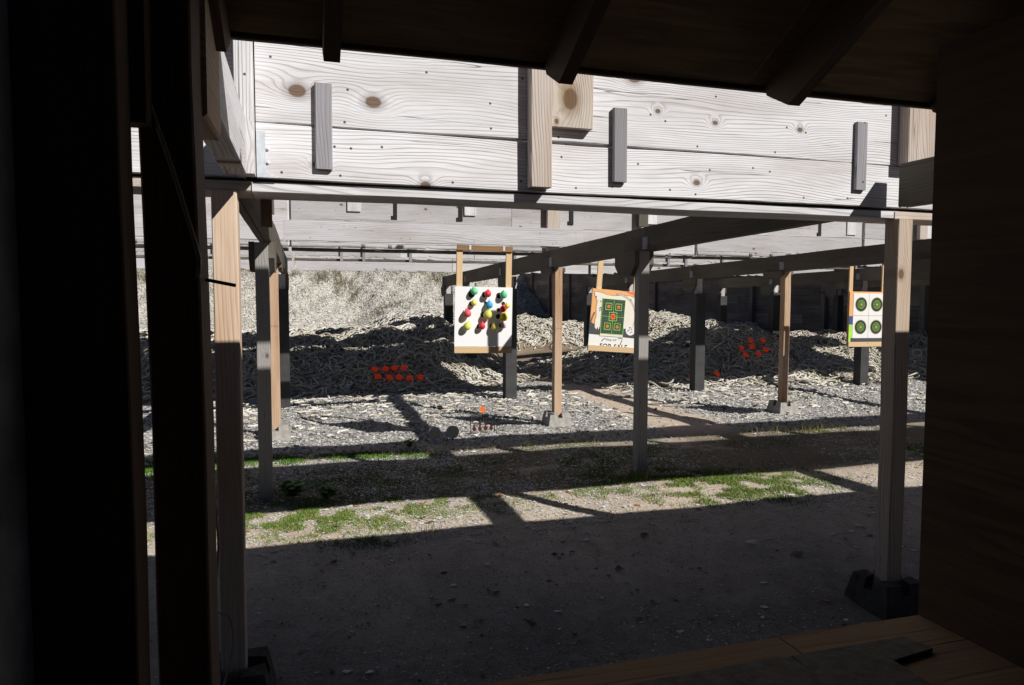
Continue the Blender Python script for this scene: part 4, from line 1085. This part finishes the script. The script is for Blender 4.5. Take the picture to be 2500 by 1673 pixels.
pt = thing('paper_target', 'green gridded five square paper target stuck on the FOR SALE sign', 'paper target', rg.at(-.02, .02, -.006))
U0, V0 = -.025, .02; W2, H2 = .158, .222
rg.put('sheet', flat([(-W2, -H2), (W2, -H2), (W2, H2), (-W2, H2)], .0006), 'print_black', pt, U0, V0, -.0060)
V, F = [], []
def rect(a, b, c, d):
    o_ = len(V); V.extend([(a, 0, c), (b, 0, c), (b, 0, d), (a, 0, d)]); F.append((o_, o_+1, o_+2, o_+3))
for k in range(1, 14): x = -W2+2*W2*k/14; rect(x-.0013, x+.0013, -H2, H2)
rg.put('grid_lines', (V, F), 'grid_grey', pt, U0, V0, -.0068)
V, F = [], []
for k in range(1, 20): z = -H2+2*H2*k/20; rect(-W2, W2, z-.0013, z+.0013)
rg.put('grid_lines', (V, F), 'grid_grey', pt, U0, V0, -.0074)
V, F = [], []
rect(-.0022, .0022, -H2, H2); rect(-W2, -.003, -.0022, .0022); rect(.003, W2, -.0022, .0022)
for a, b, c, d in ((-W2, W2, H2-.005, H2), (-W2, W2, -H2, -H2+.005), (-W2, -W2+.005, -H2+.006, H2-.006), (W2-.005, W2, -H2+.006, H2-.006)): rect(a, b, c, d)
rg.put('cross_lines', (V, F), 'lime', pt, U0, V0, -.0082)
for bx_, bz_, big in ((-.068, .125, 0), (.068, .125, 0), (0, 0, 1), (-.068, -.125, 0), (.068, -.125, 0)):
    V, F = [], []; q = .055 if big else .043; e = .0055
    rect(-q, q, q-e, q); rect(-q, q, -q, -q+e); rect(-q, -q+e, -q+e, q-e); rect(q-e, q, -q+e, q-e)
    sq = rg.put('square_ring', (V, F), 'lime', pt, U0+bx_, V0+bz_, -.0090)
    V, F = [], []; q = .030 if big else .017; rect(-q, q, -q, q)
    subpart(rg.put('bullseye', (list(V), list(F)), 'bull_orange', pt, U0+bx_, V0+bz_, -.0096), sq)
    V, F = [], []; q = .024 if big else .010; rect(-q, q, -q, q)
    subpart(rg.put('bullseye_centre', (list(V), list(F)), 'red_print', pt, U0+bx_, V0+bz_, -.0102), sq)
rg.put('bottom_margin', flat([(-W2, -H2-.028), (W2, -H2-.028), (W2, -H2-.001), (-W2, -H2-.001)], .0005), 'lime' if False else 'parchment', pt, U0, V0, -.0056)

# four bull board behind the right post
rg = Rig(7.665, 1.185, math.radians(0.5))
fb = thing('bull_board', 'board of four round bulls on a pine frame behind the right post', 'target board', rg.at(0, 0))
rg.put('panel', flat([(-.325, -.355), (.325, -.355), (.325, .355), (-.325, .355)], .010), 'orange_print', fb)
rg.put('blue_patch', flat([(-.3245, -.11), (-.25, -.11), (-.25, .01), (-.3245, .01)], .0006), 'blue_tape', fb, dy=-.0009)
rg.put('green_patch', flat([(-.3245, -.354), (-.25, -.354), (-.25, -.112), (-.3245, -.112)], .0006), 'lime', fb, dy=-.0009)
rg.put('dark_strip', flat([(-.29, -.354), (.3245, -.354), (.3245, -.30), (-.29, -.30)], .0005), 'slate_print', fb, dy=-.0016)
rg.wood('stick', -.327, -.262, -.42, .78, .012, .030, 'fresh_pine', fb, 'z')
rg.wood('stick', .24, .31, -.42, .78, .012, .030, 'fresh_pine', fb, 'z')
rg.wood('top_rail', -.327, .31, .76, .82, -.012, .010, 'fresh_pine', fb, 'x')
for u_ in (-.15, .18): rg.put('hook', flat([(u_-.012, .775), (u_+.012, .775), (u_+.012, .83), (u_-.012, .83)], .003), 'galv', fb, dy=-.016)
rg.wood('bottom_rail', -.328, .328, -.425, -.356, -.010, .010, 'fresh_pine', fb, 'x')
names = {(-1, 1): 'upper left', (1, 1): 'upper right', (-1, -1): 'lower left', (1, -1): 'lower right'}
for (i, j), nm in names.items():
    u = -.125+i*.145+.145 if i > 0 else -.128; u = {-1: -.128, 1: .142}[i]; v = {1: .175, -1: -.145}[j]
    s = thing('paper_target', f'white sheet with a black and green round bull, {nm} of four', 'paper target', rg.at(u, v, -.004), 'round bull sheets on the board')
    w_, h_ = (.133, .157)
    sh_ = rg.put('sheet', flat([(-w_, -h_), (w_, -h_), (w_, h_), (-w_, h_)], .0006), 'paper', s, u, v, -.0030)
    for q, (r_, m_) in enumerate(((.105, 'tan_ring'), (.096, 'print_black'), (.064, 'green_ring'), (.058, 'print_black'), (.047, 'green_ring'), (.041, 'print_black'), (.030, 'green_ring'), (.024, 'print_black'), (.014, 'bull_orange'))):
        subpart(rg.put('ring' if q < 8 else 'bullseye', disc(r_, 32, .0003), m_, s, u, v, -.0037-.0006*q), sh_)

# orange clay discs on the rope
def clay(x, y, rx, rz, lab, group):
    prof = [(0, .024), (.020, .024), (.024, .021), (.036, .017), (.040, .010), (.050, .006), (.054, 0), (.050, -.001), (.03, .004), (0, .006)]
    V, F = lathe(prof, 22)
    o = mesh_obj('clay_disc', V, F, 'clay_orange', None, (x, y, float(H(x, y))+.130), (rx, rz, R.uniform(-.2, .2)), True)
    tag(o, lab, 'clay disc', group)
CAM_P = [1707.44067, 0.286008560, -0.0588762220, 0.00106535442]
def cam_axes():
    f, yaw, pitch, roll = CAM_P
    fw = Vector((math.sin(yaw)*math.cos(pitch), math.cos(yaw)*math.cos(pitch), math.sin(pitch)))
    r = Vector((math.cos(yaw), -math.sin(yaw), 0)); u = r.cross(fw)
    c, s = math.cos(roll), math.sin(roll)
    return c*r+s*u, -s*r+c*u, fw
CLAYS_L = [(1.03, 11.2), (1.209, 11.303), (1.352, 11.294), (1.498, 11.251), (1.061, 11.018), (1.234, 10.998), (1.388, 11.004), (1.542, 10.948), (1.711, 10.951)]
CLAYS_R = [(7.822, 11.063), (7.961, 10.887), (7.758, 10.919), (7.608, 11.024), (7.881, 10.692), (7.692, 10.639), (7.52, 10.771), (6.621, 10.278), (6.141, 10.272)]
for i, (x, y) in enumerate(CLAYS_L):
    row = 'upper' if i < 4 else 'lower'
    k = i if i < 4 else i-4
    clay(x, y, math.radians(50+R.uniform(-7, 7)), math.radians(R.uniform(-8, 8)), f'orange clay disc, {ORD[k]+" from left" if k else "leftmost"} in the {row} row on the left rope mound', 'orange clay discs on the rope')
RL = ['upper left of the right mound cluster', 'uppermost right on the right mound', 'middle of the right mound cluster', 'leftmost of the right mound cluster', 'sunlit on the right mound', 'lower right of the right mound cluster', 'lowest of the right mound cluster', 'right of the black post foot, low on the right mound', 'left of the black post, low on the right mound']
for (x, y), nm in zip(CLAYS_R, RL):
    clay(x, y, math.radians(54+R.uniform(-10, 10)), math.radians(R.uniform(-14, 14)), f'orange clay disc, {nm}', 'orange clay discs on the rope')

# swinging paddle target
sp = thing('spinner_target', 'small black swinging target with four red paddles and an orange top plate', 'swing target', (1.765, 7.09, 0))
for sx in (-1, 1):
    V, F = tube([(1.765+sx*.125, 7.09, .012), (1.765+sx*.135, 7.10, .205)], .0045, 6); mesh_obj('leg', V, F, 'black_steel', sp)
    V, F = tube([(1.765+sx*.125, 7.09, .055), (1.765+sx*.160, 7.05, .004)], .0035, 6); mesh_obj('foot', V, F, 'black_steel', sp)
V, F = tube([(1.63, 7.094, .122), (1.90, 7.094, .122)], .0045, 6); mesh_obj('cross_bar', V, F, 'black_steel', sp)
V, F = tube([(1.63, 7.10, .205), (1.765, 7.10, .206)], .003, 6); mesh_obj('top_bar', V, F, 'black_steel', sp)
V, F = tube([(1.76, 7.09, .12), (1.763, 7.09, .225)], .005, 6); mesh_obj('stem', V, F, 'black_steel', sp)
def paddle(r_, neck, up):
    pts = []
    for k in range(15):
        a = math.radians(-240+300*k/14); pts.append((r_*math.cos(a), r_*1.1*math.sin(a)))
    pts += [(r_*.28, r_*1.25+neck*.3), (r_*.18, r_*1.25+neck), (-r_*.18, r_*1.25+neck), (-r_*.28, r_*1.25+neck*.3)]
    if up: pts = [(-x, -z) for x, z in pts]
    return flat(pts, .006)
for k in range(4):
    V, F = paddle(.020, .03, False)
    mesh_obj('paddle', V, F, 'rust_steel', sp, (1.673+k*.061, 7.088, .062))
V, F = paddle(.026, .03, True)
mesh_obj('top_plate', V, F, 'orange_paint', sp, (1.763, 7.088, .268))
for x, nm in ((1.21, 'left'), (1.395, 'right')):
    t = thing('round_plate', f'round dark grey steel plate with yellow centre, the {nm} one of two', 'steel plate', (x, 6.85, 0), 'round steel plates on the gravel')
    V, F = disc(.064, 28, .008); mesh_obj('plate', V, F, 'grey_paint', t, (x, 6.85, .085))
    V, F = disc(.017, 16, .001); mesh_obj('spot', V, F, 'dull_yellow', t, (x+.003, 6.8485, .087))
    V, F = disc(.0665, 28, .004); mesh_obj('rim', V, F, 'black_steel', t, (x, 6.859, .085))
    V, F = tube([(x, 6.868, .0), (x, 6.868, .05)], .006, 6); mesh_obj('stake', V, F, 'black_steel', t)

# ------------------------------------------------------------------ camera, light, world
cam = bpy.data.cameras.new('camera'); co = link(bpy.data.objects.new('camera', cam))
r_, u_, f_ = cam_axes()
co.matrix_world = Matrix(((r_.x, u_.x, -f_.x, 0), (r_.y, u_.y, -f_.y, 0), (r_.z, u_.z, -f_.z, 1.40), (0, 0, 0, 1)))
cam.sensor_width = 36.0; cam.lens = CAM_P[0]/2500*36.0; cam.clip_start = 0.05; cam.clip_end = 1500
scene.camera = co

sd = Vector((-.80, 1.11, -1.0)).normalized()
sun = bpy.data.lights.new('sun', 'SUN'); sun.energy = 5.0; sun.angle = math.radians(.53); sun.color = (1.0, .97, .925)
so = link(bpy.data.objects.new('sun', sun)); so.rotation_euler = sd.to_track_quat('-Z', 'Y').to_euler(); so.location = (6, -8, 9)
w = bpy.data.worlds.new('World'); scene.world = w; w.use_nodes = True
nt = w.node_tree; nt.nodes.clear()
sky = nt.nodes.new('ShaderNodeTexSky'); sky.sky_type = 'NISHITA'; sky.sun_disc = False
sky.altitude = 9000; sky.sun_elevation = math.asin(-sd.z); sky.sun_rotation = math.atan2(-sd.x, -sd.y)
bg = nt.nodes.new('ShaderNodeBackground'); bg.inputs['Strength'].default_value = 0.05
ow = nt.nodes.new('ShaderNodeOutputWorld')
nt.links.new(sky.outputs[0], bg.inputs[0]); nt.links.new(bg.outputs[0], ow.inputs[0])
scene.view_settings.view_transform = 'Standard'; scene.view_settings.look = 'None'
scene.view_settings.exposure = 0.0; scene.view_settings.gamma = 1.0
scene.render.engine = 'CYCLES'
scene.cycles.max_bounces = 8; scene.cycles.diffuse_bounces = 2
